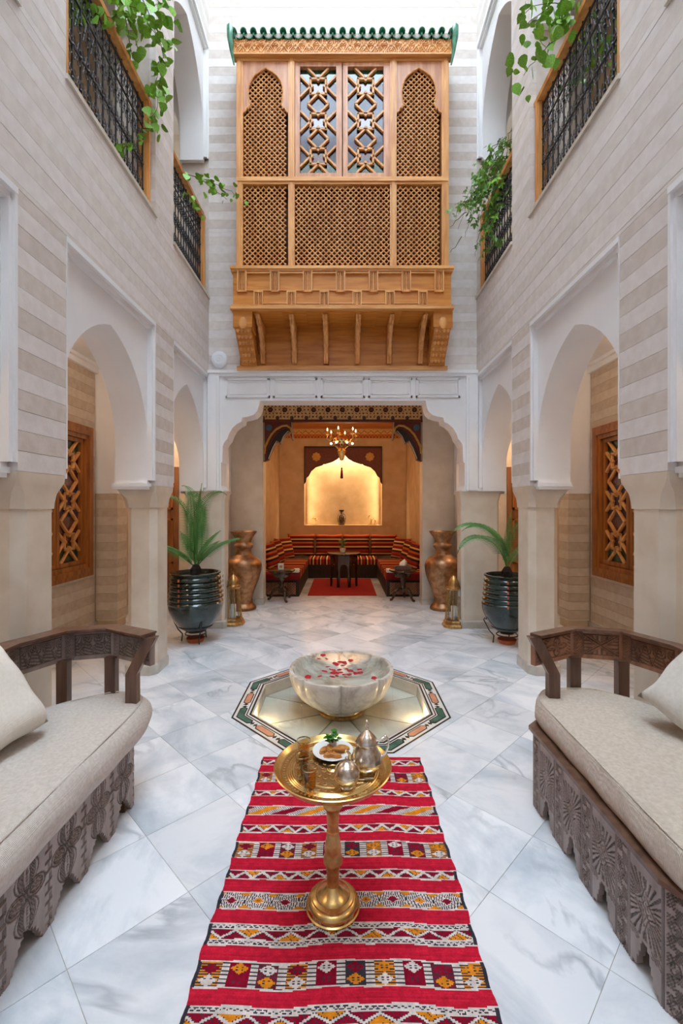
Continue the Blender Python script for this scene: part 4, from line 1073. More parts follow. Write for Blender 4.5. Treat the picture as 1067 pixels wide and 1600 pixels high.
def zig(y0,y1,p=0.085,ww=0.2):
    t=(Yb-y0)/(y1-y0); B=(t>0)&(t<1); tri=np.abs(((U/p)%1)-0.5)*2
    cid=(np.floor(U/p+0.5)%3); cid2=(np.floor(U/p)%3)
    put(B,'n'); put(B&(t<tri)&(cid==0),'o'); put(B&(t<tri)&(cid!=0),'d'); put(B&(t>=tri)&(cid2==1),'o'); put(B&(t>=tri)&(cid2!=1),'d')
    put(B&(((ii+jj)%5)==0)&(np.random.rand(nyr,nxr)<0.5),'n')
    put(B&(np.abs(t-(0.1+0.8*tri))<ww),'w'); put(B&(np.abs(t-(0.1+0.8*tri))>ww)&(np.abs(t-(0.1+0.8*tri))<ww*1.35),'n'); lines(y0,y1)
def tooth(y0,y1,p=0.022):
    t=(Yb-y0)/(y1-y0); B=(t>0)&(t<1); tri=np.abs(((U/p)%1)-0.5)*2
    put(B,'n'); put(B&(np.abs(t-(0.15+0.7*tri))<0.28),'w'); lines(y0,y1)
def diag(y0,y1,p=0.13):
    t=(Yb-y0)/(y1-y0); B=(t>0)&(t<1); q=((U/p-t*0.9)%1); c=(np.floor(U/p-t*0.9)%2)
    put(B,'w'); put(B&((ii+jj)%3==0),'n'); put(B&(q<0.52)&(c==0),'o'); put(B&(q<0.52)&(c==1),'d'); lines(y0,y1)
def lozenge(y0,y1,p=0.105):
    t=(Yb-y0)/(y1-y0); B=(t>0)&(t<1); u=((U/p)%1); k=(np.floor(U/p)%2)
    q=np.abs(u-0.5)*2; r_=np.abs(t-0.5)*2; f=q+r_
    put(B,'w'); put(B&(((f*7)%1)<0.42)&(f>0.5),'n')
    put(B&(f<0.45)&(k==0),'d'); put(B&(f<0.45)&(k==1),'o'); put(B&(q>0.55)&(f>1.52),'o'); put(B&(q<0.45)&(f>1.55),'d'); put(B&(f<0.10),'n'); lines(y0,y1)
def boxes(y0,y1,nb=10):
    t=(Yb-y0)/(y1-y0); B=(t>0)&(t<1); p=Wd/nb; u=(U/p)%1; k=np.floor(U/p).astype(int)
    put(B,'w'); put(B&((jj%3)==0)&(np.abs(u-0.5)>0.36),'n')
    inn=B&(np.abs(u-0.5)<0.36)
    put(inn&(k%3==1),'d'); put(inn&(k%3!=1),'n'); put(inn&(jj%2==0)&(k%2==0),'d'); put(inn&(jj%2==0)&(k%3==0),'o')
    for h,(lo) in enumerate((0.0,0.5)):
        tt=(t-lo)/0.5; D=np.abs(u-0.5)/0.33+np.abs(tt-0.5)*2; bb=B&(tt>0)&(tt<1)&(D<1)
        seq=[('d','w'),('o','d'),('w','o'),('d','w'),('w','d'),('d','o'),('o','w'),('w','d'),('d','o'),('o','w')]
        for kk in range(nb): put(bb&(k==kk),seq[kk%10][1-h])
        qx=np.abs(np.abs(u-0.5)*3-0.28); qz=np.abs(np.abs(tt-0.5)*2-0.25)
        put(bb&(qx<0.12)&(qz<0.10),'n')
    lines(y0,y1)
bands=[('z',2.666,2.71),('b',2.505,2.587),('z',2.384,2.423),('g',2.239,2.297),('z',2.121,2.163),('b',1.967,2.052),('z',1.855,1.890),('l',1.719,1.785),('T',1.576,1.649),('b',1.437,1.512),('T',1.312,1.378),('b',1.18,1.25),('T',1.06,1.12),('l',0.93,0.99)]
for k,a,b in bands:
    if k=='z': zig(a,b,0.075 if b-a<0.05 else 0.09)
    if k=='b': boxes(a,b)
    if k=='g': diag(a,b)
    if k=='l': lozenge(a,b)
    if k=='T':
        h=b-a; tooth(b-h*0.17,b); zig(a+h*0.25,b-h*0.25,0.10,0.13); tooth(a,a+h*0.17)
    put((Yb>a-0.003)&(Yb<b+0.003)&((U<0.014)|(U>Wd-0.014)),'n')
zr=lambda x,y:0.008+0.0012*math.sin(x*14+y*5)+0.0012*math.sin(y*17)
Xg=np.linspace(RX0,RX1,nxr+1); Yg=np.linspace(RY0,RY1,nyr+1)
XX,YY=np.meshgrid(Xg,Yg)
edge=(0.0025*np.sin(YY*60)+0.003*np.sin(YY*11))*(np.abs(XX+0.006)/0.48)**3
skew=0.010*(YY-1.6)
ZZ=0.008+0.0012*np.sin(XX*14+YY*5)+0.0012*np.sin(YY*17)+0.0008*np.sin(YY*300)
top=np.stack([(XX+edge+0).ravel(),YY.ravel()+0.004*np.sin(XX.ravel()*9),ZZ.ravel()],1)
idx=np.arange((nxr+1)*(nyr+1)).reshape(nyr+1,nxr+1)
Q=np.stack([idx[:-1,:-1].ravel(),idx[:-1,1:].ravel(),idx[1:,1:].ravel(),idx[1:,:-1].ravel()],1)
per=np.concatenate([idx[0,:],idx[1:,-1],idx[-1,-2::-1],idx[-2:0:-1,0]]); nv=len(top); low=top[per].copy(); low[:,2]=0.0006
kk=np.arange(len(per)); side=np.stack([per[kk],nv+kk,nv+(kk+1)%len(per),per[(kk+1)%len(per)]],1)
me=bpy.data.meshes.new('woven_rug'); me.from_pydata(np.concatenate([top,low]).tolist(),[],np.concatenate([Q,side]).tolist())
cols=np.ones((len(Q)+len(side),4),dtype=np.float32); cols[:len(Q),:3]=img.reshape(-1,3); cols[len(Q):,:3]=Cc['r']
a=me.attributes.new('weave','FLOAT_COLOR','CORNER'); a.data.foreach_set('color',np.repeat(cols,4,axis=0).ravel())
M['rug']=mat('woven_wool',(255,255,255),(222,222,222),rough=0.95,scale=40,attr='weave',spec=0.1,bump=0.3,bscale=300,bdist=0.002)
me.materials.append(M['rug']); me.update()
o=link('woven_rug',me); tag(o,'long red woven rug with bands of zigzags and diamonds under the brass tray table','rug')

# ================================================================== BENCHES
def grooves(d,wd=0.0022,dp=0.005): return np.where(np.abs(d)<wd,dp,0.0)
def skirt_left(U,V,bay=0.225):
    H=0.345; u=((U)%bay)-bay/2; g=np.zeros_like(U)      # bay centre = arch centre? motif over arch
    v=V; cu,cv=u,(v-0.215)
    # two eye-shaped petals left and right
    for sx in (-1,1):
        r=np.hypot((cu-sx*0.049)/1.5,cv/1.0+(cu-sx*0.049)*0.15); g=np.maximum(g,grooves(r-0.030,0.0022)); g=np.maximum(g,grooves(r-0.0215,0.0018))
        inn=r<0.0195; g=np.maximum(g,np.where(inn&(np.sin(cv*700+np.sin(cu*260)*1.2)>0.35),0.005,0))
    # upper and lower lens petals with nested lines
    for sz in (-1,1):
        t=sz*cv; L=0.125; w=0.060*np.sin(np.clip((t-0.008)/L,0,1)*PI)**0.8
        ins=(t>0.008)&(t<L+0.008); f=np.abs(cu)/np.maximum(w,1e-4)
        for q in (0.98,0.72,0.30): g=np.maximum(g,np.where(ins&(np.abs(np.abs(cu)-w*q)<0.0021),0.005,0))
        g=np.maximum(g,np.where(ins&(f<0.70)&(f>0.32)&(np.sin((t*1.0+np.abs(cu)*1.5)*520)>0.3),0.005,0))
        g=np.maximum(g,np.where(ins&(f<0.28)&(np.abs(((t*90)%1)-0.5)*0.012>np.abs(cu)*0.9-0.0005)&(((t*90)%1)>0.45),0.0045,0))
    # stepped key strip on the bay boundary
    e=bay/2-np.abs(u); sgn=np.where(u>0,1.0,-1.0)*e
    for dx in (-0.006,0.0,0.006):
        ph=((v+0.02)%0.075); g=np.maximum(g,np.where((np.abs(sgn-dx+0.010*(ph>0.0375))<0.0016)&(ph>0.008)&(ph<0.068),0.004,0))
    for dz in (0.0,0.006): g=np.maximum(g,np.where((np.abs(((v+0.02)%0.0375)-dz-0.002)<0.0016)&(np.abs(sgn)<0.019),0.005,0))
    return g
def mask_left(U,V,bay=0.225):
    u=np.abs(((U)%bay)-bay/2); 
    hgt=0.098
    edge=np.where(u<0.014,hgt,np.where(u<0.030,hgt-0.012,np.where(u<0.044,hgt-0.026,np.where(u<0.058,hgt-0.044,np.where(u<0.070,hgt-0.066,np.where(u<0.080,0.012,-1))))))
    return V>edge
def skirt_right(U,V,bay=0.235):
    u=(U)%bay; g=np.zeros_like(U); ps=0.072
    instrip=u<ps
    for x in (0.004,ps-0.004,ps+0.006,bay-0.004): g=np.maximum(g,np.where(np.abs(u-x)<0.0017,0.004,0))
    c=u-ps/2; lv=(V*1.0)%0.06
    leaf=np.abs(c)<0.026
    g=np.maximum(g,np.where(instrip&leaf&(np.sin((V+np.abs(c)*1.4)*560)>0.1)&(np.abs(np.sin(V*52+np.sign(c)*0.8))>0.45),0.005,0))
    r=np.hypot(c/0.9,(lv-0.03)/1.25); g=np.maximum(g,np.where(instrip&(np.abs(r-0.017)<0.0018)&(np.floor(V/0.06)%2==0),0.005,0))
    # star panel
    pu=u-ps-(bay-ps)/2; pv=V-0.235; inpan=(u>ps+0.01)&(u<bay-0.008)&(V>0.13)&(V<0.335)
    q=np.abs(pu); z=np.abs(pv)
    star=np.sqrt(q/0.075+1e-6)+np.sqrt(z/0.10+1e-6)
    g=np.maximum(g,np.where(inpan&(np.abs(star-1.0)<0.035),0.005,0)); g=np.maximum(g,np.where(inpan&(np.abs(star-0.72)<0.03),0.004,0))
    g=np.maximum(g,np.where(inpan&(np.abs(z-q*1.33)<0.002),0.005,0))
    ang=np.arctan2(z-0.10*0+0.0,q+1e-6); g=np.maximum(g,np.where(inpan&(star>1.12)&(np.sin(ang*30)>0.45),0.005,0))
    dg=pu*0.8+(V-0.10); g=np.maximum(g,np.where((u>ps+0.01)&(V<0.13)&(V>0.105)&(np.abs(pu)>0.03)&(np.sin(dg*420)>0.4),0.004,0))
    return g
def mask_right(U,V,bay=0.235):
    u=(U)%bay; ps=0.072; pc=np.abs(u-ps-(bay-ps)/2)
    edge=np.where(pc<0.013,0.120,np.where(pc<0.022,0.105,np.where(pc<0.030,0.072,np.where(pc<0.020+0.020,0.048,np.where(pc<0.062,0.018,-1)))))
    return V>edge
def rail_panel(seed,style):
    def f(U,V):
        W=U.max();H=V.max(); g=np.zeros_like(U); m=0.018
        post=0.052
        inn=(U>post)&(U<W-post*0.2)&(V>0.022)&(V<H-0.018)
        a=post+0.004; b=W-post*0.2-0.004
        for x in (a,b): g=np.maximum(g,np.where((np.abs(U-x)<0.002)&(V>0.02)&(V<H-0.02),0.005,0))
        for z in (0.024,H-0.022): g=np.maximum(g,np.where((np.abs(V-z)<0.002)&(U>a)&(U<b),0.005,0))
        pu=(U-(a+b)/2)/((b-a)/2); pv=(V-H/2)/((H-0.046)/2)
        ip=(np.abs(pu)<0.97)&(np.abs(pv)<0.95)
        if style=='x':
            g=np.maximum(g,np.where(ip&(np.abs(np.abs(pu)-np.abs(pv))<0.05),0.006,0)); 
            g=np.maximum(g,np.where(ip&(np.abs(np.abs(pu)-np.abs(pv))<0.26)&(np.abs(np.abs(pu)-np.abs(pv))>0.20),0.004,0))
            g=np.maximum(g,np.where(ip&(np.abs(pv)>np.abs(pu)+0.3)&(np.sin(pu*22)>0.5),0.004,0)); g=np.maximum(g,np.where(ip&(np.abs(pu)>np.abs(pv)+0.3)&(np.sin(pv*18)>0.5),0.004,0))
        elif style=='s':
            r=np.hypot(pu*1.3,pv); th=np.arctan2(pv,pu*1.3); g=np.maximum(g,np.where(ip&(np.abs(r-0.62-0.28*np.cos(4*th))<0.07),0.005,0)); g=np.maximum(g,np.where(ip&(r<0.55)&(np.sin(th*8)>0.3),0.005,0)); g=np.maximum(g,np.where(ip&(r>1.0)&(np.sin((pu+pv)*20)>0.2),0.004,0))
        else:
            tr=((pu+1)*1.5)%1; T=np.abs(tr-0.5)*2; v=(pv+1)/2
            g=np.maximum(g,np.where(ip&(np.abs(v-T)<0.05),0.006,0)); g=np.maximum(g,np.where(ip&(v<T-0.08)&(np.sin(v*40+tr*6)>0.2),0.0045,0)); g=np.maximum(g,np.where(ip&(v>T+0.08)&(np.sin((tr-0.5)*60/np.maximum(v,0.2))>0.3),0.0045,0))
        # hatched post band
        g=np.maximum(g,np.where((U<post)&(np.sin((V*1.0+np.abs(U-post/2)*1.2*np.where((V//0.05)%2==0,1,-1))*480)>0.25)&(U>0.006),0.004,0))
        return g
    return f
def offset_outline(pts, d):
    n=len(pts); out=[]
    for i in range(n):
        p0=Vector(pts[i-1]);p=Vector(pts[i]);p1=Vector(pts[(i+1)%n])
        e=(p1-p0); 
        if e.length<1e-9: out.append(pts[i]); continue
        e.normalize(); nrm=Vector((e.y,-e.x)); out.append((p.x+nrm.x*d,p.y+nrm.y*d))
    return out
def smooth_outline(corners, rad, step=0.03):
    n=len(corners); out=[]
    for i in range(n):
        p0,p,p1=Vector(corners[i-1]),Vector(corners[i]),Vector(corners[(i+1)%n])
        a=p+(p0-p).normalized()*min(rad,(p0-p).length*0.45); b=p+(p1-p).normalized()*min(rad,(p1-p).length*0.45)
        for k in range(6):
            t=k/5; q=a*(1-t)**2+p*2*t*(1-t)+b*t*t; out.append(q)
    res=[]
    for i in range(len(out)):
        a,b=out[i],out[(i+1)%len(out)]; m=max(1,int((b-a).length/step))
        for k in range(m): q=a.lerp(b,k/m); res.append((q.x,q.y))
    return res
def cushion(name, corners, s, z0, z1, m, label, rad, soft, seam, drop=0.0):
    cx=sum(c[0] for c in corners)/len(corners); cy=sum(c[1] for c in corners)/len(corners)
    C=[(s*x,y) for x,y in corners]
    if s>0: C=C[::-1]
    t=thing(name,label,'cushion',(s*cx,cy,z0))
    O=smooth_outline(C,rad); O=[(x-s*cx,y-cy) for x,y in O]; n=len(O)
    ar=sum(O[i][0]*O[(i+1)%n][1]-O[(i+1)%n][0]*O[i][1] for i in range(n))
    if ar<0: O=O[::-1]
    th=z1-z0
    if soft: lay=[(-0.03,0),(-0.004,0.012),(0.010,0.05),(0.012,th*0.45),(0.004,th*0.66),(-0.012,th*0.80),(-0.030,th*0.885),(-0.038,th*0.90),(-0.042,th*0.885),(-0.048,th*0.905),(-0.085,th*0.94),(-0.13,th*0.955)]
    else: lay=[(-0.02,0),(0.004,0.006),(0.014,0.03),(0.011,th*0.5),(0.004,th*0.8),(-0.002,th*0.93),(-0.007,th*0.965),(-0.011,th*0.955),(-0.016,th*0.972),(-0.06,th*0.985),(-0.10,th*0.99)]
    vs=[];fs=[]
    for li,(d,z) in enumerate(lay):
        P=offset_outline(O,d) if abs(d)<0.06 else offset_outline(O,d)
        for i,(x,y) in enumerate(P):
            wv=0.0025*math.sin(i*0.7+li)+0.002*math.sin(i*0.23)
            if not soft and 2<=li<=4: wv+=0.0025*math.sin(i*2.1)
            r_=math.hypot(x,y)+1e-6
            vs.append((x*(1+wv/r_),y*(1+wv/r_),z+(0.003*math.sin(i*0.31+d*20) if li>4 else 0)))
    for li in range(len(lay)-1):
        for i in range(n): fs.append((li*n+i,li*n+(i+1)%n,(li+1)*n+(i+1)%n,(li+1)*n+i))
    fs.append(tuple(range(n-1,-1,-1))); fs.append(tuple(range((len(lay)-1)*n,len(lay)*n)))
    mb=MB().add(vs,fs); mb.build('cover',m,t,smooth=60)
    dd,zz=(-0.036,th*0.905) if soft else (-0.006,th*0.968)
    P=offset_outline(O,dd); sm=MB().tube([(x,y,zz+0.001) for x,y in P],0.0028,5,closed=True); sm.build('seam_piping',m,t,smooth=180)
    return t
def bench(s, label, left):
    x_front=1.08 if left else 0.985
    y_end=2.32; t=thing('carved_bench',label,'bench',(s*1.35,1.45,0)); O=Vector((s*1.35,1.45,0))
    M_=M['darkwood'] if left else M['darkwood2']
    def place(me,name,p0,p1,z,lab=None,parent=None,flip=False):
        """plate whose local x runs p0->p1 and whose face looks to the right of travel (-y local)"""
        o=link(name,me,parent or t,lab); d=(Vector(p1)-Vector(p0)); ang=math.atan2(d.y,d.x)
        o.location=Vector((p0[0],p0[1],z))-O; o.rotation_euler=(0,0,ang); return o
    bay=0.225 if left else 0.235
    # plan of the seat frame, courtyard side first (x outward positive, mirrored by s)
    nf=9 if left else 4
    ya=y_end-bay*nf
    f,mk=(skirt_left,mask_left) if left else (skirt_right,mask_right)
    cellw=0.0033
    L=bay*nf
    if left:  # face looks +x ; travel must have face on its right: local -y = +x  => travel direction +y
        me=relief_mesh('front_apron',f,L,0.345,cellw,0.022,M['darkwood'],mk); place(me,'front_apron',(s*x_front,ya),(s*x_front,y_end),0.0,'carved apron with petal motifs above cusped feet')
    else:
        me=relief_mesh('front_apron',f,L,0.385,cellw,0.022,M['darkwood'],mk); place(me,'front_apron',(s*x_front,y_end),(s*x_front,ya),0.0,'carved apron of star panels above keyhole openings')
        # near facet turning away
        me=relief_mesh('front_apron',f,bay*2,0.385,cellw,0.022,M['darkwood'],mk)
        p0=(s*x_front,ya); a=math.radians(28); place(me,'side_apron',p0,(p0[0]+math.sin(a)*0.47,p0[1]-math.cos(a)*0.47),0.0)
    # far end facets
    E=[(x_front,y_end),(x_front+0.17,2.50),(x_front+0.42,2.42)] if True else 0
    for i in range(2):
        p,q=(s*E[i][0],E[i][1]),(s*E[i+1][0],E[i+1][1]); Lq=(Vector(p)-Vector(q)).length
        me=relief_mesh('end_apron',f,Lq,0.345 if left else 0.385,0.005,0.022,M['darkwood'],mk)
        if left: place(me,'end_apron',p,q,0.0)
        else: place(me,'end_apron',q,p,0.0)
    zt=0.345 if left else 0.385
    plan=[(x_front+0.01,0.45),(x_front+0.01,y_end),(x_front+0.17,2.47),(x_front+0.42,2.42),(1.60,2.28),(1.665,2.15),(1.665,0.5)]
    if not left: plan[0]=(x_front+0.30,0.85); plan.insert(1,(x_front+0.01,ya))
    P=[(s*x-O.x,y-O.y) for x,y in plan]
    mb=MB().prism([p for p in P],'z',zt-0.035,zt+0.0); sf=mb.build('seat_frame',M['darkin'],t)
    if not left:
        P2=[(s*(x-(0.025 if x<1.5 else 0))-O.x,y+(0.02 if y>2 else 0)-O.y) for x,y in plan]
        mb=MB().prism(P2,'z',0.385,0.403); lp=mb.build('seat_lip',M['darkplain'],t); 
    # inner legs (dark, under the seat)
    for (x,y) in ((1.60,2.15),(1.6,1.4),(1.6,0.7),(x_front+0.05,y_end-0.03)):
        MB().box(s*x-O.x-0.03,s*x-O.x+0.03,y-O.y-0.03,y-O.y+0.03,0,zt-0.03).build('leg',M['darkplain'],t)
    # backrest rail : polyline round the far end and along the back
    zb,zh=0.682,0.842
    R=[(1.04,2.42),(1.315,2.565),(1.555,2.50),(1.672,2.24),(1.676,1.82),(1.676,1.40),(1.676,0.98)]
    sty=['s','x','t','x','t','x']
    for i in range(len(R)-1):
        p,q=(s*R[i][0],R[i][1]),(s*R[i+1][0],R[i+1][1]); Lq=(Vector(p)-Vector(q)).length
        me=relief_mesh('rail_panel',rail_panel(i,(sty[i] if not left else 't')),Lq,zh-zb,0.0036,0.03,M_)
        # face looks into the seat: for left bench travel p->q has seat on ... 
        if left: pl=place(me,'rail_panel',q,p,zb,'carved back rail panel')
        else: pl=place(me,'rail_panel',p,q,zb,'carved back rail panel')
    # cap
    def capring(off0,off1,z0,z1,nm):
        mb=MB()
        for i in range(len(R)-1):
            a,b=Vector(R[i]),Vector(R[i+1])
            def nr(j):
                d0=(Vector(R[min(j+1,len(R)-1)])-Vector(R[max(j-1,0)])).normalized(); return Vector((-d0.y,d0.x))
            n0,n1=nr(i),nr(i+1)
            q=[a+n0*off0,b+n1*off0,b+n1*off1,a+n0*off1]
            mb.prism([(s*v.x-O.x,v.y-O.y) for v in q],'z',z0,z1)
        return mb.build(nm,M['darkplain'] if left else M['darkplain'],t)
    capring(0.034,-0.05 if left else -0.036,zh,zh+0.013,'top_cap')
    if left: capring(0.042,-0.062,zh+0.011,zh+0.021,'top_cap')
    # posts
    posts=[(1.04,2.41),(1.315,2.550),(1.548,2.487),(1.665,2.235),(1.668,1.82),(1.668,1.40),(1.668,0.98)]
    for i,(x,y) in enumerate(posts):
        w_=0.030; bx=s*(x+(0.085 if i==0 else 0.0)); by=y-(0.01 if i==0 else 0.0); tx=s*(x-(0.0 if i else 0.005)); ty=y+0.012
        mb=MB()
        sec=[(bx,by,zt-0.02,w_),(bx,by,zb-(0.03 if i==0 else 0.02),w_),(bx*0.5+tx*0.5,ty if i==0 else y,(zb+zh)/2-0.01 if i==0 else zb+0.004,w_*1.05),(tx-(s*0.005 if i==0 else 0),ty if i==0 else y,zh if i==0 else zb+0.01,w_)]
        vs=[];fs=[]
        for (a,b,z,wd) in sec: vs+=[(a-O.x-wd,b-O.y-0.022,z),(a-O.x+wd,b-O.y-0.022,z),(a-O.x+wd,b-O.y+0.022,z),(a-O.x-wd,b-O.y+0.022,z)]
        for k in range(3):
            for j in range(4): fs.append((k*4+j,k*4+(j+1)%4,k*4+4+(j+1)%4,k*4+4+j))
        fs+=[(3,2,1,0),(12,13,14,15)]
        mb.add(vs,fs); mb.build('back_post',M['darkplain'],t)
    return t
bench(-1,'dark carved wooden bench with petal-carved apron and angled back rail on the left side','left'=='left')
bench(1,'dark carved wooden bench with star-carved apron and X-carved back rail on the right side',False)
cushion('seat_cushion',[(1.045,0.35),(1.03,2.34),(1.07,2.52),(1.27,2.60),(1.46,2.48),(1.63,2.30),(1.655,2.1),(1.655,0.4)],-1,0.347,0.510,M['linen'],'long rounded linen seat cushion on the left bench',0.14,True,True)
cushion('seat_cushion',[(1.36,0.62),(1.005,1.30),(1.025,2.38),(1.12,2.52),(1.40,2.52),(1.60,2.32),(1.655,2.1),(1.655,0.5)],1,0.404,0.528,M['linen2'],'taupe boxed seat cushion with a sharp seam on the right bench',0.07,False,True)
def pillow(name,label,loc,rot,w,h,th,m,parent=None,cat='cushion',group=None,nn=18,seed=0,frill=0):
    rnd=random.Random(seed); vs=[];fs=[];n=nn
    ph=[rnd.uniform(0,6) for _ in range(6)]
    for side in (1,-1):
        for j in range(n+1):
            for i in range(n+1):
                u=-1+2*i/n; v=-1+2*j/n
                d=max(0,(1-u**4))*max(0,(1-v**4)); z=side*th/2*(d**0.42)
                pinch=1-0.075*(1-abs(u)**2)*(abs(v)**3); pin2=1-0.075*(1-abs(v)**2)*(abs(u)**3)
                z+=side*0.03*th*math.sin(u*5+ph[0])*math.sin(v*4+ph[1])*d
                vs.append((u*w/2*pin2+0.004*math.sin(v*7+ph[2]),z,v*h/2*pinch+0.004*math.sin(u*6+ph[3])))
    N=(n+1)*(n+1)
    for j in range(n):
        for i in range(n):
            a=j*(n+1)+i; fs.append((a,a+n+1,a+n+2,a+1)); fs.append((N+a,N+a+1,N+a+n+2,N+a+n+1))
    me=MB().add(vs,fs); me=me.mesh(name,m,smooth=180,recalc=False)
    bm=bmesh.new(); bm.from_mesh(me); bmesh.ops.remove_doubles(bm,verts=bm.verts,dist=1e-4); bmesh.ops.recalc_face_normals(bm,faces=bm.faces); bm.to_mesh(me); bm.free()
    o=link(name,me); o.location=loc; o.rotation_euler=rot
    return tag(o,label,cat,group)
pillow('throw_pillow','plump cream cushion leaning against the back of the left bench',(-1.535,1.87,0.700),(math.radians(-33),math.radians(-8),math.radians(78)),0.44,0.44,0.21,M['pillow'],seed=2)
pillow('throw_pillow','white cushion leaning against the back of the right bench',(1.60,1.93,0.725),(math.radians(-26),math.radians(24),math.radians(-68)),0.42,0.42,0.17,M['pillow2'],seed=5)

# ================================================================== TRAY TABLE
TX,TY,TH=-0.038,1.722,0.556
tt=thing('tray_table','engraved brass tray table on a turned pedestal, standing on the red rug','table',(TX,TY,0.009))
prof=[(0.100,0),(0.104,0.004),(0.104,0.008),(0.099,0.011),(0.100,0.020),(0.094,0.032),(0.084,0.039),(0.080,0.040),(0.079,0.044),(0.070,0.048),(0.066,0.049),(0.064,0.053),(0.052,0.060),(0.040,0.070),(0.031,0.080),(0.025,0.088)]
MB().lathe(prof,48).build('base',M['brass'],tt,smooth=40)
prof=[(0.0245,0.080),(0.022,0.092),(0.024,0.130),(0.0275,0.160),(0.029,0.168),(0.036,0.172),(0.037,0.180),(0.035,0.184),(0.036,0.192),(0.034,0.198),(0.031,0.205),(0.033,0.225),(0.029,0.250),(0.024,0.275),(0.022,0.283),(0.025,0.286),(0.025,0.292),(0.021,0.295),(0.022,0.320),(0.025,0.360),(0.028,0.378),(0.037,0.386),(0.039,0.396),(0.036,0.404),(0.037,0.410),(0.031,0.420),(0.026,0.450),(0.020,0.490),(0.024,0.508),(0.05,0.524)]
MB().lathe(prof,36).build('stem',M['brassd'],tt,smooth=40)
# tray with engraved rings
prof=[(0.0,0.523),(0.205,0.523),(0.222,0.545),(0.225,0.549),(0.221,0.551)]
inner=[(0.208,0.541),(0.200,0.5345)]
r=0.197
while r>0.012:
    inner.append((r,0.5335+0.0010*(1 if int(r*1000/4)%2 else -1)*(1 if (0.15<r<0.178 or r<0.03 or 0.118<r<0.128) else 0.15))); r-=0.004
inner.append((0.0,0.5335))
MB().lathe(prof+inner,96).build('tray',M['brass'],tt,smooth=25)
mb=MB()
for R_,nn_,rr in ((0.186,72,0.0032),(0.140,36,0.006),(0.105,24,0.008),(0.070,16,0.008),(0.040,10,0.007)):
    for k in range(nn_):
        a=2*PI*k/nn_
        pts=[(R_*math.cos(a)+rr*math.cos(b),R_*math.sin(a)+rr*math.sin(b),0.5348) for b in [2*PI*q/7 for q in range(7)]]
        mb.tube(pts,0.0006,3,closed=True)
mb.build('engraving',M['brassd'],tt,kind='stuff',label='engraved rosettes')
zT=0.009+0.5345
def onT(px,py): 
    y=(EYE-zT)*FPX/(py-PY0); return ((px-PX0)*y/FPX,y,zT+0.0006)
gl=None
glabs=['tea glass at the front edge of the tray, nearest of three','tea glass behind the front one, middle of three','tea glass furthest back beside the biscuit plate']
for i,(px,py,hh) in enumerate(((484,1236,0.085),(472.5,1214,0.085),(474.5,1193,0.094))):
    if gl is None:
        gl=thing('tea_glass','clear '+glabs[i],'glass',onT(px,py),0,'glasses of amber tea on the brass tray')
        H=0.085
        MB().lathe([(0.0,0.0),(0.019,0.0),(0.022,0.004),(0.0215,0.02),(0.0225,0.045),(0.027,H),(0.0255,H),(0.0212,0.045),(0.020,0.022),(0.019,0.012),(0.0,0.012)],28).build('glass_body',M['glass'],gl,smooth=50)
        MB().lathe([(0.0,0.013),(0.0185,0.013),(0.0195,0.022),(0.0207,0.045),(0.0232,0.062),(0.0,0.062)],28).build('tea',M['tea'],gl,smooth=40,label='amber tea')
        MB().lathe([(0.0274,H-0.006),(0.0278,H-0.004),(0.0274,H-0.002)],28,cap=False).build('gold_rim',M['brass'],gl,smooth=60)
        g=MB(); 
        for k in range(9): g.bead((0.0225*math.cos(k*0.698),0.0225*math.sin(k*0.698),0.009),0.0055,6,4)
        g.build('glass_foot',M['glass'],gl,smooth=180,label='lobed glass foot')
    else:
        d=dup(gl,onT(px,py),label='clear '+glabs[i]); d.scale=(1,1,hh/0.085)
pl=thing('plate','round white porcelain plate of biscuits at the back of the tray','plate',onT(520,1176))
MB().lathe([(0,0),(0.045,0),(0.050,0.003),(0.080,0.010),(0.083,0.012),(0.081,0.0135),(0.050,0.006),(0,0.005)],48).build('dish',M['porcelain'],pl,smooth=40)
P0=Vector(pl.location)
def biscuit_mesh(seed):
    rnd=random.Random(seed); mb=MB(); o=[(0.0,-0.010),(0.014,-0.014),(0.026,-0.010),(0.031,0.002),(0.024,0.013),(0.008,0.016),(-0.012,0.013),(-0.024,0.004),(-0.026,-0.006),(-0.014,-0.011)]
    for z0,z1,sc in ((0,0.008,1.0),(0.008,0.012,0.86)): mb.prism([(x*sc,y*sc) for x,y in o],'z',z0,z1)
    for k in range(5): mb.box(0.010+k*0.004-0.02,0.012+k*0.004-0.02,-0.0155,-0.0115,0.001,0.010)
    return mb.mesh('biscuit',M['biscuit'],smooth=60)
bm1=biscuit_mesh(1)
for i,(dx,dy,rz,dz,lb) in enumerate(((-0.036,-0.006,0.9,0,'left side'),(-0.014,-0.038,0.5,0,'front'),(0.012,-0.046,2.6,0.001,'front right'),(0.022,-0.010,0.1,0.006,'middle'),(0.040,0.012,-0.4,0,'right side'),(-0.012,-0.012,1.6,0.009,'top of the heap'))):
    o=link('biscuit',bm1); o.location=P0+Vector((dx,dy,0.0065+dz)); o.rotation_euler=(0.05*i,0.04,rz); tag(o,'golden crescent biscuit on the white plate, %s'%lb,'biscuit','biscuits on the plate')
mc=thing('mint_cup','small white cup holding a sprig of green mint, on the plate','cup',tuple(P0+Vector((-0.002,0.022,0.0065))))
MB().lathe([(0,0),(0.012,0),(0.015,0.006),(0.017,0.030),(0.0155,0.030),(0.013,0.008),(0,0.006)],20).build('cup',M['porcelain'],mc,smooth=50)
ml=leaf_mesh('mint_leaf',M['mint'],1.2)
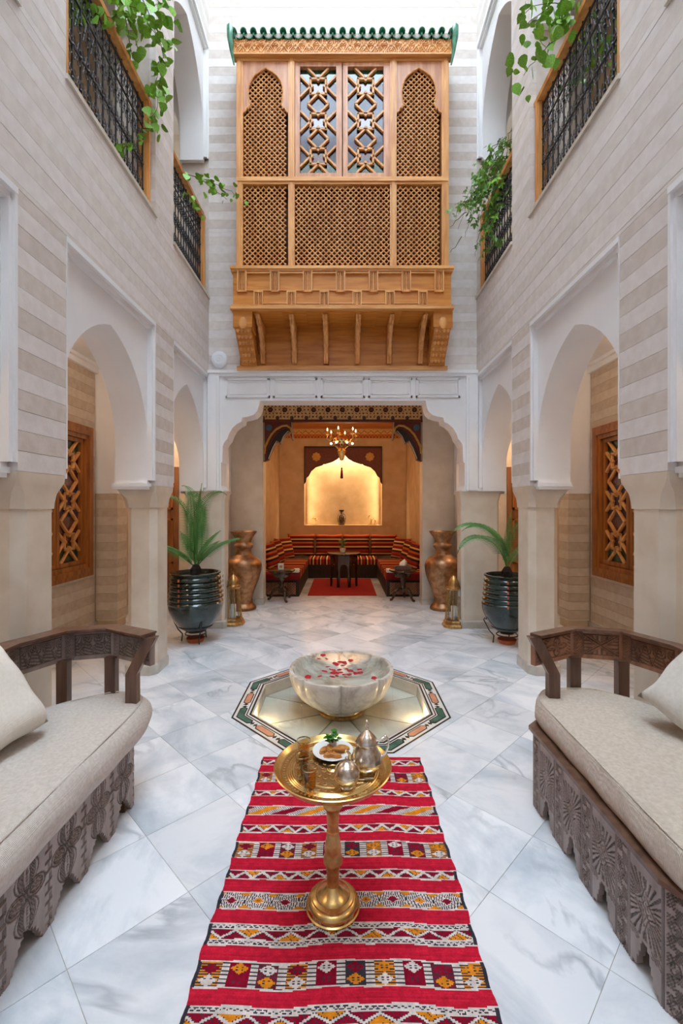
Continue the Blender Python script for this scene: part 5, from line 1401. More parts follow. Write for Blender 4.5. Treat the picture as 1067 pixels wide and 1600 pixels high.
for k in range(22):
    o=link('mint_leaf',ml,mc); a=random.uniform(0,6.3); r=random.uniform(0,0.020); o.location=(r*math.cos(a),r*math.sin(a),random.uniform(0.026,0.060)); o.rotation_euler=(random.uniform(-0.4,0.9),0,a-PI/2); sz=random.uniform(0.016,0.026); o.scale=(sz,sz,sz)
mb=MB(); 
for k in range(5): mb.tube([(0,0,0.012),(0.008*math.cos(k*1.3),0.008*math.sin(k*1.3),0.055)],0.0012,4)
mb.build('mint_stalk',M['stem'],mc)
# teapot
tp=thing('teapot','chased silver teapot with a tall pointed lid on the right of the tray','teapot',onT(573,1204),math.radians(0))
MB().lathe([(0,0),(0.036,0),(0.038,0.006),(0.045,0.012),(0.055,0.030),(0.057,0.045),(0.052,0.066),(0.040,0.085),(0.034,0.096),(0.038,0.104),(0.040,0.108)],40,lobe=lambda a,z:1+0.018*math.cos(12*a)*(1 if 0.012<z<0.09 else 0)).build('pot_body',M['silver'],tp,smooth=50)
MB().lathe([(0.042,0.106),(0.043,0.110),(0.040,0.114),(0.036,0.124),(0.026,0.136),(0.016,0.146),(0.010,0.152),(0.006,0.156),(0.008,0.160),(0.0075,0.166),(0.005,0.169),(0.008,0.174),(0.006,0.180),(0.004,0.184),(0.0055,0.189),(0.0,0.195)],32,lobe=lambda a,z:1+0.03*math.cos(12*a)*(1 if z<0.145 else 0)).build('lid',M['silver'],tp,smooth=50)
sp_=[(-0.045,-0.018,0.035),(-0.062,-0.026,0.045),(-0.068,-0.03,0.062),(-0.066,-0.032,0.080),(-0.074,-0.036,0.092),(-0.080,-0.038,0.094)]
MB().tube(sp_,[0.012,0.010,0.0075,0.0058,0.005,0.0055],10).build('spout',M['silver'],tp,smooth=60)
hd=[(0.040,0.010,0.100),(0.050,0.012,0.108),(0.064,0.014,0.116),(0.080,0.018,0.114),(0.086,0.020,0.100),(0.083,0.019,0.080),(0.075,0.018,0.062),(0.066,0.016,0.050),(0.056,0.013,0.046)]
mb=MB().tube(hd,[0.005,0.0055,0.005,0.0045,0.0048,0.0045,0.0048,0.0045,0.005],8); mb.bead((0.072,0.017,0.120),0.007,8,6); mb.bead((0.062,0.015,0.112),0.008,8,6); mb.build('handle',M['silverp'],tp,smooth=60)
sb=thing('sugar_bowl','round lidded silver sugar bowl at the front of the tray beside the spoon','bowl',onT(541.8,1229))
MB().lathe([(0,0),(0.026,0),(0.027,0.005),(0.022,0.010),(0.035,0.018),(0.044,0.032),(0.047,0.042),(0.045,0.046)],36).build('bowl',M['silverp'],sb,smooth=50)
MB().lathe([(0.046,0.044),(0.047,0.048),(0.044,0.056),(0.038,0.070),(0.028,0.081),(0.014,0.089),(0.005,0.092),(0.004,0.096),(0.007,0.101),(0.0045,0.106),(0.0,0.110)],36,lobe=lambda a,z:1+0.012*math.cos(14*a)*(1 if z<0.085 else 0)).build('lid',M['silver'],sb,smooth=50)
spn=thing('teaspoon','small silver teaspoon lying behind the sugar bowl','spoon',onT(577,1219),math.radians(4))
mb=MB().lathe([(0.0,0.001),(0.010,0.001),(0.012,0.004),(0.010,0.003),(0.0,0.002)],16); mb.v=[(v[0]*1.7,v[1]*0.85,v[2]) for v in mb.v]; mb.build('spoon_bowl',M['silverp'],spn,smooth=50)
MB().tube([(-0.018,0,0.003),(-0.04,0,0.004),(-0.075,0.004,0.004)],[0.0025,0.0016,0.003],6).build('spoon_handle',M['silverp'],spn,smooth=50)
# ================================================================== POTTED CYCADS
def frond_mesh(L, curve, name='frond', npair=34, width=0.15, droop=0.5, tipcurl=0.0):
    """frond rising from the origin along +z then arching towards +x"""
    mb=MB(); pts=[]; n=20; ang=PI/2-curve[0]; x=z=0
    for i in range(n+1):
        t=i/n; pts.append(Vector((x,0,z))); a=PI/2-(curve[0]+(curve[1]-curve[0])*t**curve[2]); x+=math.cos(a)*L/n; z+=math.sin(a)*L/n
    mb.tube(pts,[0.007*(1-0.85*i/n) for i in range(n+1)],5)
    for k in range(npair):
        t=0.16+0.84*k/npair; f=t*n; i=min(int(f),n-1); p=pts[i].lerp(pts[i+1],f-i); d=(pts[i+1]-pts[i]).normalized(); nrm=Vector((-d.z,0,d.x)) 
        wl=width*math.sin(PI*min(1,0.12+0.95*t))**0.6*(1-0.35*t)
        for sy in (-1,1):
            out=(Vector((0,sy,0))*0.9+d*0.42+nrm*0.22).normalized(); w=d*0.0046
            q1=p+out*wl*0.5+nrm*(0.01); q2=p+out*wl-nrm*wl*droop*0.45*(1)+Vector((0,0,-wl*0.18))
            mb.add([p-w,p+w,q1+w*1.1,q2,q1-w*1.1],[(0,1,2,4),(4,2,3)])
    return mb.mesh(name,M['palm'],recalc=False)
def cycad(label,x,y,s,fronds,h=0.80,r=0.302):
    t=thing('potted_cycad',label,'plant',(x,y,0.115))
    k=(h-0.115)/0.70; rr=r/0.302
    prof=[(0.10,0.0),(0.115,0.015),(0.16,0.05),(0.215,0.11),(0.262,0.18),(0.292,0.25),(0.302,0.31)]
    z=0.33
    for i in range(6):
        prof+=[(0.300-0.004*i,z),(0.306-0.005*i,z+0.018),(0.296-0.005*i,z+0.034),(0.284-0.005*i,z+0.046)]; z+=0.056
    prof+=[(0.262,z),(0.278,z+0.012),(0.276,z+0.026),(0.250,z+0.028),(0.240,z-0.01),(0.0,z-0.04)]
    pot=MB().lathe([(a*rr,b*k) for a,b in prof],48,lobe=lambda a,z:1+0.006*math.sin(2*a+z*9)).build('pot',M['pot'],t,smooth=50,label='glazed dark green ribbed pot')
    mb=MB()
    for i in range(6):
        for q in range(3): mb.box(-0.009,0.009,-0.004,0.004,0,0.03,M=Matrix.Translation((0.300*rr*math.cos(0.2+q*2.1),0.300*rr*math.sin(0.2+q*2.1),(0.34+i*0.056)*k))@Matrix.Rotation(0.2+q*2.1+PI/2,4,'Z'))
    mb.build('clay_lug',M['terra'],pot,label='terracotta tabs down the side')
    zt=z*k-0.03
    MB().lathe([(0.0,zt),(0.238*rr,zt),(0.238*rr,zt+0.012),(0,zt+0.02)],32).build('soil',M['soil'],t)
    MB().lathe([(0.05,zt),(0.062,zt+0.04),(0.058,zt+0.09),(0.03,zt+0.14),(0.0,zt+0.15)],14,lobe=lambda a,zz:1+0.12*math.sin(5*a+zz*90)).build('trunk',M['trunk'],t)
    for (L,c,az,wd,np_) in fronds:
        me=frond_mesh(L,c,width=wd,npair=np_); o=link('frond',me,t); o.location=(0,0,zt+0.10); o.rotation_euler=(0,0,az)
    # stand
    st=thing('pot_stand','black wrought iron tripod stand under the %s potted cycad'%('left' if s<0 else 'right'),'stand',(x,y,0))
    ring_=[(0.185*rr*math.cos(a),0.185*rr*math.sin(a),0.185) for a in [2*PI*q/24 for q in range(24)]]
    MB().tube(ring_,0.006,6,closed=True).build('ring',M['iron'],st,smooth=60)
    for q in range(3):
        a=-PI/2+0.55+q*2*PI/3; c,s_=math.cos(a),math.sin(a)
        MB().tube([(0.235*c,0.235*s_,0.27),(0.255*c,0.255*s_,0.285),(0.265*c,0.265*s_,0.265),(0.20*c,0.20*s_,0.14),(0.15*c,0.15*s_,0.085),(0.16*c,0.16*s_,0.006)],0.007,6).build('leg',M['iron'],st,smooth=60)
    MB().tube([(0.115*math.cos(a),0.115*math.sin(a),0.095) for a in [2*PI*q/20 for q in range(20)]],0.007,6,closed=True).build('ring',M['iron'],st,smooth=60)
    sc=MB().lathe([(0,0),(0.085,0),(0.105,0.045),(0.098,0.045),(0.08,0.008),(0,0.008)],32).build('saucer',M['terra'],None,smooth=40,loc=(x,y,0.0)); tag(sc,'terracotta saucer on the floor under the %s pot stand'%('left' if s<0 else 'right'),'saucer')
cycad('tall cycad palm in a ribbed dark green glazed pot beside the left arcade',-1.68,5.12,-1,[
  (0.98,(0.03,0.12,1.0),0.1,0.19,46),(1.08,(-0.04,2.0,4.5),2.6,0.24,48),(1.10,(0.08,2.7,4.2),-0.3,0.25,48),(1.08,(0.12,2.8,4.0),3.2,0.25,48),(1.06,(0.05,2.6,4.5),-1.4,0.24,46),
  (0.68,(0.70,1.5,1.3),-0.1,0.23,44),(0.62,(0.8,1.4,1.2),3.35,0.22,42),(0.52,(0.35,0.95,1.2),0.55,0.15,38),(0.50,(0.35,0.9,1.2),2.6,0.15,38),(0.5,(0.6,1.2,1.2),-0.5,0.12,28),(0.5,(0.7,1.3,1.2),-2.6,0.12,28)])
cycad('cycad palm with drooping feathery fronds in a dark glazed pot beside the right arcade',1.855,5.06,1,[
  (0.98,(0.15,2.6,1.6),3.15,0.26,60),(0.90,(0.25,2.9,1.4),3.4,0.24,56),(0.84,(0.10,2.5,1.8),2.8,0.24,52),(0.70,(0.0,0.25,1.5),0.2,0.12,30),(0.66,(0.05,0.9,1.5),-1.2,0.12,30),(0.6,(0.5,1.4,1.2),0.3,0.12,28)],h=0.78,r=0.275)

# ================================================================== COPPER VASES, LANTERNS
vz=None
for s,x in ((-1,-1.487),(1,1.497)):
    if vz is None:
        vz=thing('copper_vase','tall hammered copper floor vase with flared neck, left of the alcove','vase',(x,6.72,0))
        q=[(0.0,0.0),(0.186,0.0),(0.190,0.02),(0.178,0.05),(0.145,0.085),(0.128,0.12),(0.134,0.135),(0.124,0.165),(0.145,0.24),(0.19,0.36),(0.235,0.48),(0.262,0.58),(0.268,0.65),(0.255,0.71),(0.215,0.765),(0.150,0.795),(0.122,0.82)]
        MB().lathe(q,48,cap=False).build('vase_body',M['copper'],vz,smooth=60)
        q=[(0.122,0.82),(0.108,0.86),(0.106,0.90),(0.122,0.915),(0.138,0.935),(0.142,0.955),(0.130,0.975),(0.110,0.990),(0.112,1.02),(0.135,1.07),(0.172,1.12),(0.196,1.155),(0.200,1.165),(0.192,1.166),(0.165,1.12),(0.11,1.03),(0.10,0.9),(0.09,0.8)]
        MB().lathe(q,48,cap=False).build('neck',M['copper'],vz,smooth=60)
    else: dup(vz,(x,6.72,0),label='tall hammered copper floor vase with flared neck, right of the alcove')
ln=None
for s,x,y in ((-1,-1.43,5.86),(1,1.425,5.76)):
    if ln is None:
        ln=thing('floor_lantern','tapered brass and glass floor lantern by the left copper vase','lantern',(x,y,0))
        MB().lathe([(0.0,0),(0.150,0),(0.152,0.03),(0.135,0.045),(0.128,0.075),(0.112,0.085),(0.0,0.085)],8,a0=PI/8).build('lantern_base',M['brassd'],ln,smooth=20)
        for k in range(8):
            a=PI/8+k*PI/4; c,s_=math.cos(a),math.sin(a)
            MB().tube([(0.108*c,0.108*s_,0.083),(0.072*c,0.072*s_,0.475)],0.0065,4).build('lantern_post',M['brassd'],ln)
            b=a+PI/4; c2,s2=math.cos(b),math.sin(b)
            mb=MB().add([(0.104*c,0.104*s_,0.086),(0.104*c2,0.104*s2,0.086),(0.069*c2,0.069*s2,0.472),(0.069*c,0.069*s_,0.472)],[(0,1,2,3)]); 
            o=mb.build('pane',M['glass'],ln,recalc=False,label='clear glass'); sm=o.modifiers.new('t','SOLIDIFY'); sm.thickness=0.003
        MB().lathe([(0.0,0.47),(0.078,0.47),(0.090,0.480),(0.102,0.496),(0.100,0.503),(0.075,0.508),(0.068,0.520),(0.068,0.545),(0.060,0.580),(0.040,0.615),(0.018,0.640),(0.006,0.652),(0.008,0.662),(0.003,0.672),(0.0,0.705)],24).build('dome',M['brassd'],ln,smooth=40)
        MB().lathe([(0,0.086),(0.035,0.086),(0.035,0.26),(0,0.265)],16).build('candle',M['pillow'],ln,smooth=40,label='cream pillar candle')
    else: dup(ln,(x,y,0),label='tapered brass and glass floor lantern by the right copper vase')
# wall disc, socket
t=thing('wireless_disc','round white plastic disc fixed to the back wall left of the balcony','device',(-1.552,5.645,3.385))
R90=Matrix.Rotation(PI/2,4,'X')
MB().lathe([(0,0.0),(0.103,0.0),(0.106,0.012),(0.100,0.030),(0.085,0.040),(0.052,0.043),(0.050,0.040),(0.0,0.041)],48,M=R90).build('shell',M['plastic'],t,smooth=40)
MB().lathe([(0.018,0.041),(0.022,0.044),(0.026,0.041)],32,M=R90,cap=False).build('ring',M['ceil'],t,smooth=60)
t=thing('wall_socket','small white electric socket low on the right corner pier','socket',(1.497,5.75,0.44))
MB().box(-0.008,0.0,-0.04,0.04,-0.055,0.055).build('cover_plate',M['plastic'],t); MB().box(-0.010,-0.008,-0.02,0.02,-0.03,0.03).build('socket_face',M['paper'],t)

# ================================================================== ALCOVE
# painted beam (mosaic of dots) with pattern as coloured cells
def painted(name, W, H, fn, cell=0.007):
    nx,nz=int(W/cell),int(H/cell); U,V=np.meshgrid((np.arange(nx)+.5)/nx*W,(np.arange(nz)+.5)/nz*H)
    img=fn(U,V); idx=np.arange((nx+1)*(nz+1)).reshape(nz+1,nx+1)
    XX,ZZ=np.meshgrid(np.linspace(0,W,nx+1),np.linspace(0,H,nz+1))
    Q=np.stack([idx[:-1,:-1].ravel(),idx[:-1,1:].ravel(),idx[1:,1:].ravel(),idx[1:,:-1].ravel()],1)
    me=bpy.data.meshes.new(name); me.from_pydata(np.stack([XX.ravel(),np.zeros(XX.size),ZZ.ravel()],1).tolist(),[],Q.tolist())
    c=np.ones((len(Q),4),dtype=np.float32); c[:,:3]=img.reshape(-1,3); a=me.attributes.new('weave','FLOAT_COLOR','CORNER'); a.data.foreach_set('color',np.repeat(c,4,axis=0).ravel())
    me.materials.append(M['painted']); return me
M['painted']=mat('painted_pattern',(255,255,255),(226,226,226),rough=0.5,scale=30,attr='weave',spec=0.3)
PC={k:np.array(lin(v)) for k,v in dict(t=(222,176,118),r=(130,56,40),d=(66,30,24),g=(92,108,70),y=(214,166,92),w=(206,190,160),o=(196,88,34),b=(90,70,70)).items()}
def beamfn(U,V):
    img=np.zeros(U.shape+(3,)); img[:]=PC['t']; p=0.225
    def dots(px,ox,oz,r,c,pz=None):
        u=((U-ox)/px); u=(u-np.round(u))*px; v=V-oz; img[np.hypot(u,v)<r]=PC[c]
    for oz in (0.055,0.11,0.165,0.22,0.265):
        for ox in (0.03,0.085,0.14,0.195): dots(p,ox+(0.018 if int(oz*100)%2 else 0),oz,0.013,'r' if (int(ox*200)+int(oz*100))%2 else 'd')
    for ox in (0.056,0.169): 
        for oz in (0.08,0.14,0.2): dots(p,ox,oz,0.008,'g')
    dots(p,0.1125,0.165,0.050,'t'); dots(p,0.1125,0.165,0.040,'d'); dots(p,0.1125,0.165,0.020,'r'); dots(p,0.1125,0.165,0.008,'b')
    dots(p,0,0.04,0.03,'b'); img[V<0.014]=PC['d']; img[V>0.268]=PC['r']
    return img
bt=thing('painted_beam','wide beam painted with rows of rosettes across the top of the alcove','beam',(-1.243,6.99,2.88))
MB().box(0,2.486,0.003,0.25,0,0.282).build('timber',M['brownpaint'],bt)
link('painted_face',painted('painted_face',2.486,0.282,beamfn),bt)
MB().box(0,2.486,-0.02,0.06,-0.03,0.0).build('lower_moulding',M['redpaint'],bt)
for s in (-1,1):
    t=thing('arch_bracket','painted curved corner bracket under the beam, %s side of the alcove'%('left' if s<0 else 'right'),'bracket',(s*1.237,7.0,2.865))
    sc=0.01312/1.0*1.0; f=lambda x,z:(-s*(x-90)*0.001313,-(z-255)*0.001313)
    outl=[(90,255),(430,255),(442,475),(425,470),(412,410),(385,385),(330,440),(290,530),(262,500),(240,500),(205,570),(165,650),(150,712),(90,730)]
    MB().prism([f(x,z) for x,z in outl],'y',0.0,0.12).build('board',M['redpaint'],t)
    arc=[(100,640),(110,560),(140,490),(185,410),(240,350),(310,310),(365,305),(410,335),(425,400)]
    MB().tube([(f(x,z)[0],-0.006,f(x,z)[1]) for x,z in arc],0.018,6).build('gold_arch',M['gold'],t)
    inn=[(125,715),(140,620),(175,530),(225,440),(290,370),(350,345),(395,350),(412,405),(380,378),(330,430),(292,520),(262,492),(240,492),(200,570),(150,710)]
    MB().prism([f(x,z) for x,z in inn],'y',-0.012,0.0).build('inner_board',M['darkpaint'],t)
    MB().tube([(f(x,z)[0],-0.014,f(x,z)[1]) for x,z in [(412,400),(385,370),(330,430),(292,515),(245,490),(200,570),(150,700)]],0.006,5).build('pale_outline',M['greypaint'],t)
    mb=MB()
    for p,q in (((92,262),(428,262)),((98,262),(98,722)),((424,262),(436,470))): 
        a,b=f(*p),f(*q); mb.tube([(a[0],-0.004,a[1]),(b[0],-0.004,b[1])],0.005,4)
    mb.build('pale_edge',M['greypaint'],t)
    c=f(155,330); MB().lathe([(0,0),(0.05,0),(0.05,0.010),(0,0.012)],8,M=Matrix.Translation((c[0],-0.0,c[1]))@R90).build('rosette',M['bluepaint'],t,label='blue painted rosette')
# back cornice
def cornfn(U,V):
    img=np.zeros(U.shape+(3,)); img[:]=PC['o']; p=0.15; tri=np.abs(((U/p)%1)-0.5)*2
    img[V>0.10]=PC['t']; v=(V-0.10)/0.09
    img[(V>0.10)&(np.abs(v-0.15-0.7*tri)<0.16)]=PC['y']; img[(V>0.10)&(np.abs(v-0.15-0.7*tri)<0.07)]=PC['r']
    w=(V-0.02)/0.06; tr2=np.abs(((U/0.075)%1)-0.5)*2; img[(V<0.095)&(w<tr2*0.9)&(w>0)]=PC['r']; img[(V<0.095)&(np.abs(w-tr2*0.9)<0.12)]=PC['y']
    img[(np.abs(V-0.098)<0.006)|(V>0.205)]=PC['y']; img[V<0.012]=PC['y']
    return img
t=thing('painted_cornice','orange and gold zigzag painted cornice on the back wall of the alcove','cornice',(-1.455,10.27,3.09))
MB().box(0,2.91,0.003,0.03,0,0.225).build('timber',M['orangewood'],t); link('painted_face',painted('painted_face',2.91,0.225,cornfn,0.009),t)
# niche arch board
nxm=(nx0+nx1)/2; nw=(nx1-nx0)/2
t=thing('niche_arch_board','red brown painted board with an ogee arch cut-out at the top of the lit niche','board',(nxm,10.27,nz1))
cut=[(nw,-0.84),(nw-0.03,-0.80),(nw-0.05,-0.70),(nw-0.10,-0.66),(nw-0.16,-0.55),(nw-0.26,-0.46),(nw-0.42,-0.41),(nw-0.44,-0.385),(nw-0.50,-0.38),(0.24,-0.33),(0.12,-0.26),(0.04,-0.17),(0.0,-0.14)]
poly=[(-nw,0)]+[(-x,z) for x,z in cut]+[(x,z) for x,z in cut[::-1][1:]]+[(nw,0)]
MB().prism(poly,'y',0.0,0.03).build('board',M['redpaint'],t)
mb=MB(); mb.tube([(x,-0.004,z) for x,z in [(-x,z) for x,z in cut]+[(x,z) for x,z in cut[::-1][1:]]],0.009,5); mb.box(-nw,nw,-0.012,0,-0.025,0.02); mb.box(-nw,-nw+0.02,-0.012,0,-0.84,0); mb.box(nw-0.02,nw,-0.012,0,-0.84,0); mb.build('dark_border',M['darkpaint'],t)
for s in (-1,1):
    mb=MB(); cx=s*(nw-0.28)
    for k in range(8):
        a=k*PI/4; mb.lathe([(0,0),(0.035,0),(0.03,0.006),(0,0.008)],8,M=Matrix.Translation((cx+0.07*math.cos(a),0,-0.22+0.07*math.sin(a)))@R90)
    mb.lathe([(0,0),(0.05,0),(0.045,0.01),(0,0.012)],12,M=Matrix.Translation((cx,0,-0.22))@R90); mb.build('painted_rosette',M['gold'],t,label='faded gold rosette')
# niche lights (hidden strip behind the board) and objects
lamp('niche_strip_light',(nxm,10.42,nz1-0.04),30,(1.0,0.76,0.46),1.6,kind='AREA',rot=(math.radians(8),0,0),sy=0.06)
for s in (-1,1): lamp('niche_side_light',(nxm+s*(nw-0.03),10.46,1.75),5,(1.0,0.74,0.42),1.2,kind='AREA',rot=(0,s*PI/2,0),sy=0.05)
def vase(name,label,x,y,z,prof,m,cat='vase',seg=24):
    t=thing(name,label,cat,(x,y,z)); return t
t=thing('niche_vase','dark painted vase in the middle of the lit niche','vase',(-0.03,10.45,nz0))
MB().lathe([(0,0),(0.075,0),(0.085,0.04),(0.10,0.12),(0.10,0.19),(0.075,0.245),(0.05,0.265),(0.045,0.285),(0.045,0.31)],28).build('vase_body',M['ceramic'],t,smooth=60)
MB().lathe([(0.045,0.31),(0.06,0.325),(0.058,0.35),(0.0,0.35)],28).build('vase_neck',M['darkpaint'],t,smooth=60)
def wire(name,label,x,pts_list,r=0.008,z=nz0,cat='figurine'):
    t=thing(name,label,cat,(x,10.45,z)); 
    for i,pts in enumerate(pts_list): MB().tube([(a,0,b) for a,b in pts],r,6).build('bronze_body' if i==0 else 'bronze_limb',M['brassd'],t,smooth=60)
    MB().box(-0.09,0.09,-0.03,0.03,0,0.01).build('stand',M['brassd'],t)
wire('palm_ornament','tiny bronze palm tree ornament at the left end of the niche shelf',-0.665,[[(0,0.01),(0.01,0.08),(0.0,0.14)],[(0,0.14),(-0.04,0.155),(-0.07,0.125)],[(0,0.14),(0.04,0.155),(0.07,0.125)],[(0,0.14),(-0.02,0.17),(-0.045,0.165)],[(0,0.14),(0.02,0.17),(0.045,0.165)],[(0,0.14),(0.03,0.135),(0.045,0.10)]])
wire('camel_ornament','slender bronze camel figurine at the right end of the niche shelf',0.685,[[(-0.085,0.15),(-0.08,0.20),(-0.05,0.215),(-0.035,0.14),(-0.01,0.11),(0.03,0.16),(0.06,0.13),(0.08,0.12)],[(-0.03,0.13),(-0.045,0.01)],[(-0.01,0.12),(-0.015,0.01)],[(0.06,0.13),(0.055,0.01)],[(0.08,0.12),(0.09,0.01)],[(-0.05,0.215),(-0.095,0.20)]])
# chandelier
ch=thing('chandelier','pierced brass chandelier with lit candle bulbs and a red tassel in the alcove','lamp',(-0.02,8.45,2.06))
MB().tube([(0,0,1.25),(0,0,0.95)],0.006,6).build('chain',M['brass'],ch)
MB().lathe([(0.0,0.34),(0.03,0.345),(0.05,0.40),(0.065,0.46),(0.075,0.50),(0.085,0.52),(0.06,0.55),(0.13,0.62),(0.175,0.67),(0.185,0.72),(0.16,0.76),(0.10,0.79),(0.05,0.81),(0.04,0.88),(0.02,0.93),(0.0,0.96)],32,lobe=lambda a,z:1+0.04*math.cos(10*a)).build('body',M['brass'],ch,smooth=30)
mb=MB()
for j in range(3):
    for k in range(16):
        a=2*PI*(k+0.5*(j%2))/16; rr=(0.135,0.170,0.182)[j]; z=(0.62,0.67,0.71)[j]; mb.bead((rr*math.cos(a),rr*math.sin(a),z),0.016,6,4)
mb.build('glass_bead',M['pb'],ch,kind='stuff',label='violet glass beads')
for k in range(6):
    a=2*PI*k/6+0.3; c,s_=math.cos(a),math.sin(a)
    arm=MB().tube([(0.15*c,0.15*s_,0.74),(0.22*c,0.22*s_,0.70),(0.29*c,0.29*s_,0.74),(0.28*c,0.28*s_,0.80)],0.008,6); arm.lathe([(0,0),(0.03,0.005),(0.035,0.02),(0.012,0.02),(0.012,0.08),(0,0.08)],12,c=(0.28*c,0.28*s_,0.80))
    am=arm.build('arm',M['brass'],ch,smooth=50); MB().lathe([(0,0.88),(0.012,0.895),(0.013,0.91),(0,0.945)],8,c=(0.28*c,0.28*s_,0)).build('bulb',M['bulb'],am,smooth=60,label='lit flame bulb')
for k in range(6):
    a=2*PI*k/6; MB().bead((0.20*math.cos(a),0.20*math.sin(a),0.66),0.022,8,6).build('bulb',M['bulb'],ch,smooth=60,label='small lit bulb')
MB().lathe([(0,0.0),(0.022,0.0),(0.028,0.02),(0.020,0.14),(0.012,0.17),(0.018,0.185),(0.012,0.205),(0,0.21)],16,lobe=lambda a,z:1+0.08*math.sin(8*a)).build('tassel',M['tassel'],ch,smooth=60)
MB().tube([(0,0,0.20),(0,0,0.35)],0.004,5).build('cord',M['tassel'],ch)
lamp('chandelier_light',(0,0,0.66),13,(1.0,0.74,0.44),0.25,parent=ch)
for s in (-1,1): lamp('alcove_cove_light',(s*1.30,7.55,2.5),17,(1.0,0.64,0.26),0.10)
# sofas
tex=[(0.0,(142,46,34)),(0.10,(46,22,22)),(0.18,(212,168,104)),(0.25,(118,30,30)),(0.36,(186,96,52)),(0.44,(44,22,24)),(0.52,(214,172,108)),(0.58,(104,26,30)),(0.70,(176,84,46)),(0.80,(44,22,24)),(0.88,(206,158,96)),(0.94,(112,28,30))]
M['sx']=stripe_mat('striped_sofa_cloth_x',0,2.3,tex); M['sy']=stripe_mat('striped_sofa_cloth_y',1,0.75,[(p,(min(255,int(c[0]*1.05)),int(c[1]*0.95),c[2])) for p,c in tex]); M['sz']=stripe_mat('striped_cushion_cloth',2,2.0,tex,phase=0.3)
def relief_lattice(U,V):
    a=((U+V)/0.045)%1; b=((U-V)/0.045)%1; return np.where((np.abs(a-0.5)>0.3)|(np.abs(b-0.5)>0.3),0,0.008)
for s,sd in ((-1,'left'),(1,'right')):
    t=thing('low_sofa','low carved sofa base along the %s wall of the alcove'%sd,'sofa',(s*1.10,8.55,0))
    MB().box(s*1.45-s*1.10,s*0.745-s*1.10,7.63-8.55,9.55-8.55,0,0.285).build('sofa_base',M['darkin'],t)
    me=relief_mesh('end_panel',relief_lattice,0.60,0.20,0.009,0.02,M['darkwood2']); o=link('end_panel',me,t,'latticed end panel'); o.location=((s*1.10)-0.30-s*1.10,-0.94,0.04)
    t2=thing('sofa_mattress','striped red and orange mattress on the %s sofa of the alcove'%sd,'mattress',(s*1.10,8.55,0.286))
    pts=[(-0.95,0.0),(-0.965,0.05),(-0.95,0.105),(-0.90,0.125),(0.98,0.125),(1.0,0.10),(1.0,0)]
    MB().prism(pts,'x',s*0.350-0*0,-s*0.365).build('cover',M['sy'],t2,smooth=40)
t=thing('low_sofa','low dark sofa base along the back wall of the alcove','sofa',(0,9.95,0))
MB().box(-0.744,0.744,-0.37,0.34,0,0.285).build('sofa_base',M['darkin'],t)
t2=thing('sofa_mattress','striped red and yellow mattress on the back sofa of the alcove','mattress',(0,9.95,0.286))
MB().prism([(-0.38,0.0),(-0.40,0.06),(-0.385,0.115),(-0.34,0.135),(0.34,0.135),(0.34,0)],'x',-0.735,0.735).build('cover',M['sx'],t2,smooth=40)
pw=0.60
pos=['leftmost','second from the left','second from the right','rightmost']
for k in range(4):
    pillow('back_cushion','striped red and yellow cushion against the back wall, %s of four'%pos[k],(-0.945+k*0.625,10.17,0.655),(math.radians(-8),0,math.radians(2*((-1)**k))),0.62,0.50,0.15,M['sz'],group='striped cushions along the back wall',seed=10+k,nn=12)
for s,sd in ((-1,'left'),(1,'right')):
    for k,(y,x) in enumerate(((9.62,1.25),(8.95,1.30),(8.28,1.32))):
        pillow('side_cushion','striped cushion on the %s sofa of the alcove, %s'%(sd,['in the far corner','in the middle','nearest the opening'][k]),(s*x,y,0.63),(math.radians(-16),0,-s*math.radians(90-(28 if k==0 else 8))),0.58,0.48,0.15,M['sz'],group='striped cushions on the side sofas',seed=20+k+3*s,nn=12)
# red rug, coffee table
o=MB().box(-0.605,0.585,7.70,9.45,0.0005,0.010).build('red_rug',M['redrug']); tag(o,'plain deep red rug on the alcove floor under the dark table','rug')
ct=thing('coffee_table','dark octagonal wooden table with arched sides on the red rug','table',(0.02,8.68,0.0105))
MB().lathe([(0.0,0.60),(0.31,0.60),(0.325,0.61),(0.325,0.63),(0.31,0.635),(0.0,0.635)],32).build('table_top',M['table'],ct,smooth=30)
for k in range(8):
    a=PI/8+k*PI/4; Rm=Matrix.Rotation(k*PI/4,4,'Z')
    pts=[(-0.105,0.60),(-0.105,0),(-0.075,0)]+[(x,z) for x,z in arch_pts(0.072,0.34,0.44,6)]+[(0.075,0),(0.105,0),(0.105,0.60)]
    MB().prism(pts,'y',-0.262,-0.24,M=Rm).build('side_panel',M['table'],ct)
pt=thing('table_plant','small leafy plant in a white pot on the dark coffee table','plant',(0.0,8.70,0.646))
MB().lathe([(0,0),(0.045,0),(0.06,0.06),(0.062,0.075),(0.052,0.075),(0,0.06)],20).build('flower_pot',M['porcelain'],pt,smooth=50)
ml2=spray_mesh(M['leaf2'])
for k in range(34):
    o=link('leaf_spray',ml2,pt); a=random.uniform(0,6.3); r=random.uniform(0,0.09); o.location=(r*math.cos(a),r*math.sin(a),random.uniform(0.08,0.24)); o.rotation_euler=(random.uniform(-.6,1.0),0,a); sz=random.uniform(0.03,0.05); o.scale=(sz,)*3
sd0=None
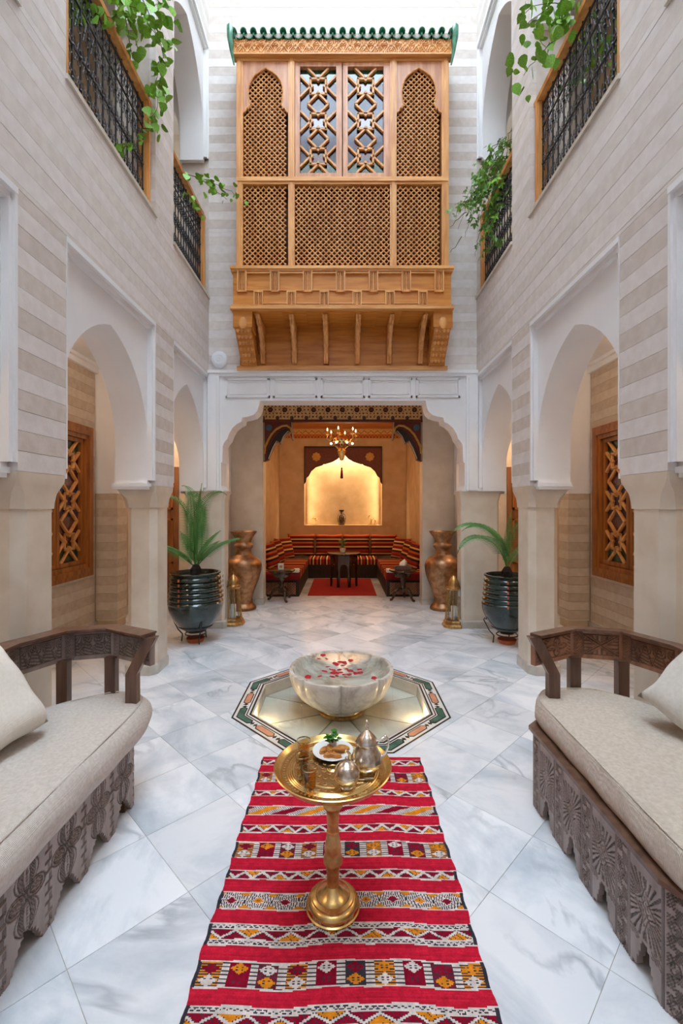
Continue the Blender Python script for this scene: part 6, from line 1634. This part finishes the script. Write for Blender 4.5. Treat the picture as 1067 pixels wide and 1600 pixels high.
for s,x in ((-1,-1.005),(1,0.985)):
    lb='carved dark pedestal side table with cabriole legs, %s of the alcove opening'%('left' if s<0 else 'right')
    if sd0 is None:
        sd0=thing('side_table',lb,'table',(x,7.33,0))
        MB().lathe([(0,0.47),(0.20,0.47),(0.225,0.485),(0.225,0.505),(0.215,0.51),(0,0.51)],36).build('table_top',M['table'],sd0,smooth=30)
        MB().lathe([(0.05,0.38),(0.14,0.39),(0.15,0.43),(0.15,0.47)],12,lobe=lambda a,z:1+0.05*math.cos(6*a)).build('drum',M['table'],sd0)
        MB().lathe([(0.04,0.13),(0.05,0.16),(0.035,0.19),(0.05,0.22),(0.034,0.25),(0.05,0.28),(0.034,0.31),(0.05,0.34),(0.05,0.385)],14,lobe=lambda a,z:1+0.10*math.cos(3*a+z*60)).build('column',M['table'],sd0,smooth=60)
        for k in range(3):
            a=-PI/2+0.5+k*2*PI/3; c,s_=math.cos(a),math.sin(a)
            MB().tube([(0.02*c,0.02*s_,0.17),(0.09*c,0.09*s_,0.19),(0.15*c,0.15*s_,0.13),(0.17*c,0.17*s_,0.06),(0.20*c,0.20*s_,0.022),(0.225*c,0.225*s_,0.022)],[0.03,0.032,0.026,0.020,0.020,0.024],8).build('leg',M['table'],sd0,smooth=60)
    else: dup(sd0,(x,7.33,0),rz=0.3,label=lb)
t=thing('card_holder','small white card holder with a printed square on the left side table','holder',(-1.005,7.28,0.511))
MB().box(-0.045,0.045,-0.01,0.01,0,0.10).build('card',M['paper'],t); MB().box(-0.022,0.022,-0.012,-0.0101,0.03,0.07).build('printed_square',M['gold'],t)
t=thing('tissue_box','brown tissue box with a white tissue sticking out on the right side table','box',(0.975,7.29,0.511))
MB().box(-0.13,0.13,-0.06,0.06,0,0.055).box(-0.11,0.11,-0.045,0.045,0.055,0.065).build('box_body',M['darkplain'],t)
mb=MB(); vs=[(-0.06,0,0.06),(0.06,0,0.06),(0.075,0.01,0.12),(0.03,-0.015,0.175),(-0.01,0.01,0.14),(-0.05,-0.01,0.115),(0,0.035,0.065),(0,-0.035,0.065)]
mb.add(vs,[(0,7,5),(7,4,5),(7,3,4),(7,1,3),(1,2,3),(6,0,5),(6,5,4),(6,4,3),(6,3,2),(6,2,1)]); mb.build('tissue',M['paper'],t,smooth=180)
for s,x,sd in ((-1,-0.80,'left'),(1,0.80,'right')):
    for k in range(2):
        o=MB().box(x-0.055,x+0.055,7.60,7.72,0.412+k*0.032,0.438+k*0.032).build('folded_booklet',M['paper']); tag(o,'white booklet on the end of the %s alcove mattress, %s of two'%(sd,['lower','upper'][k]),'booklet','booklets on the mattress ends')
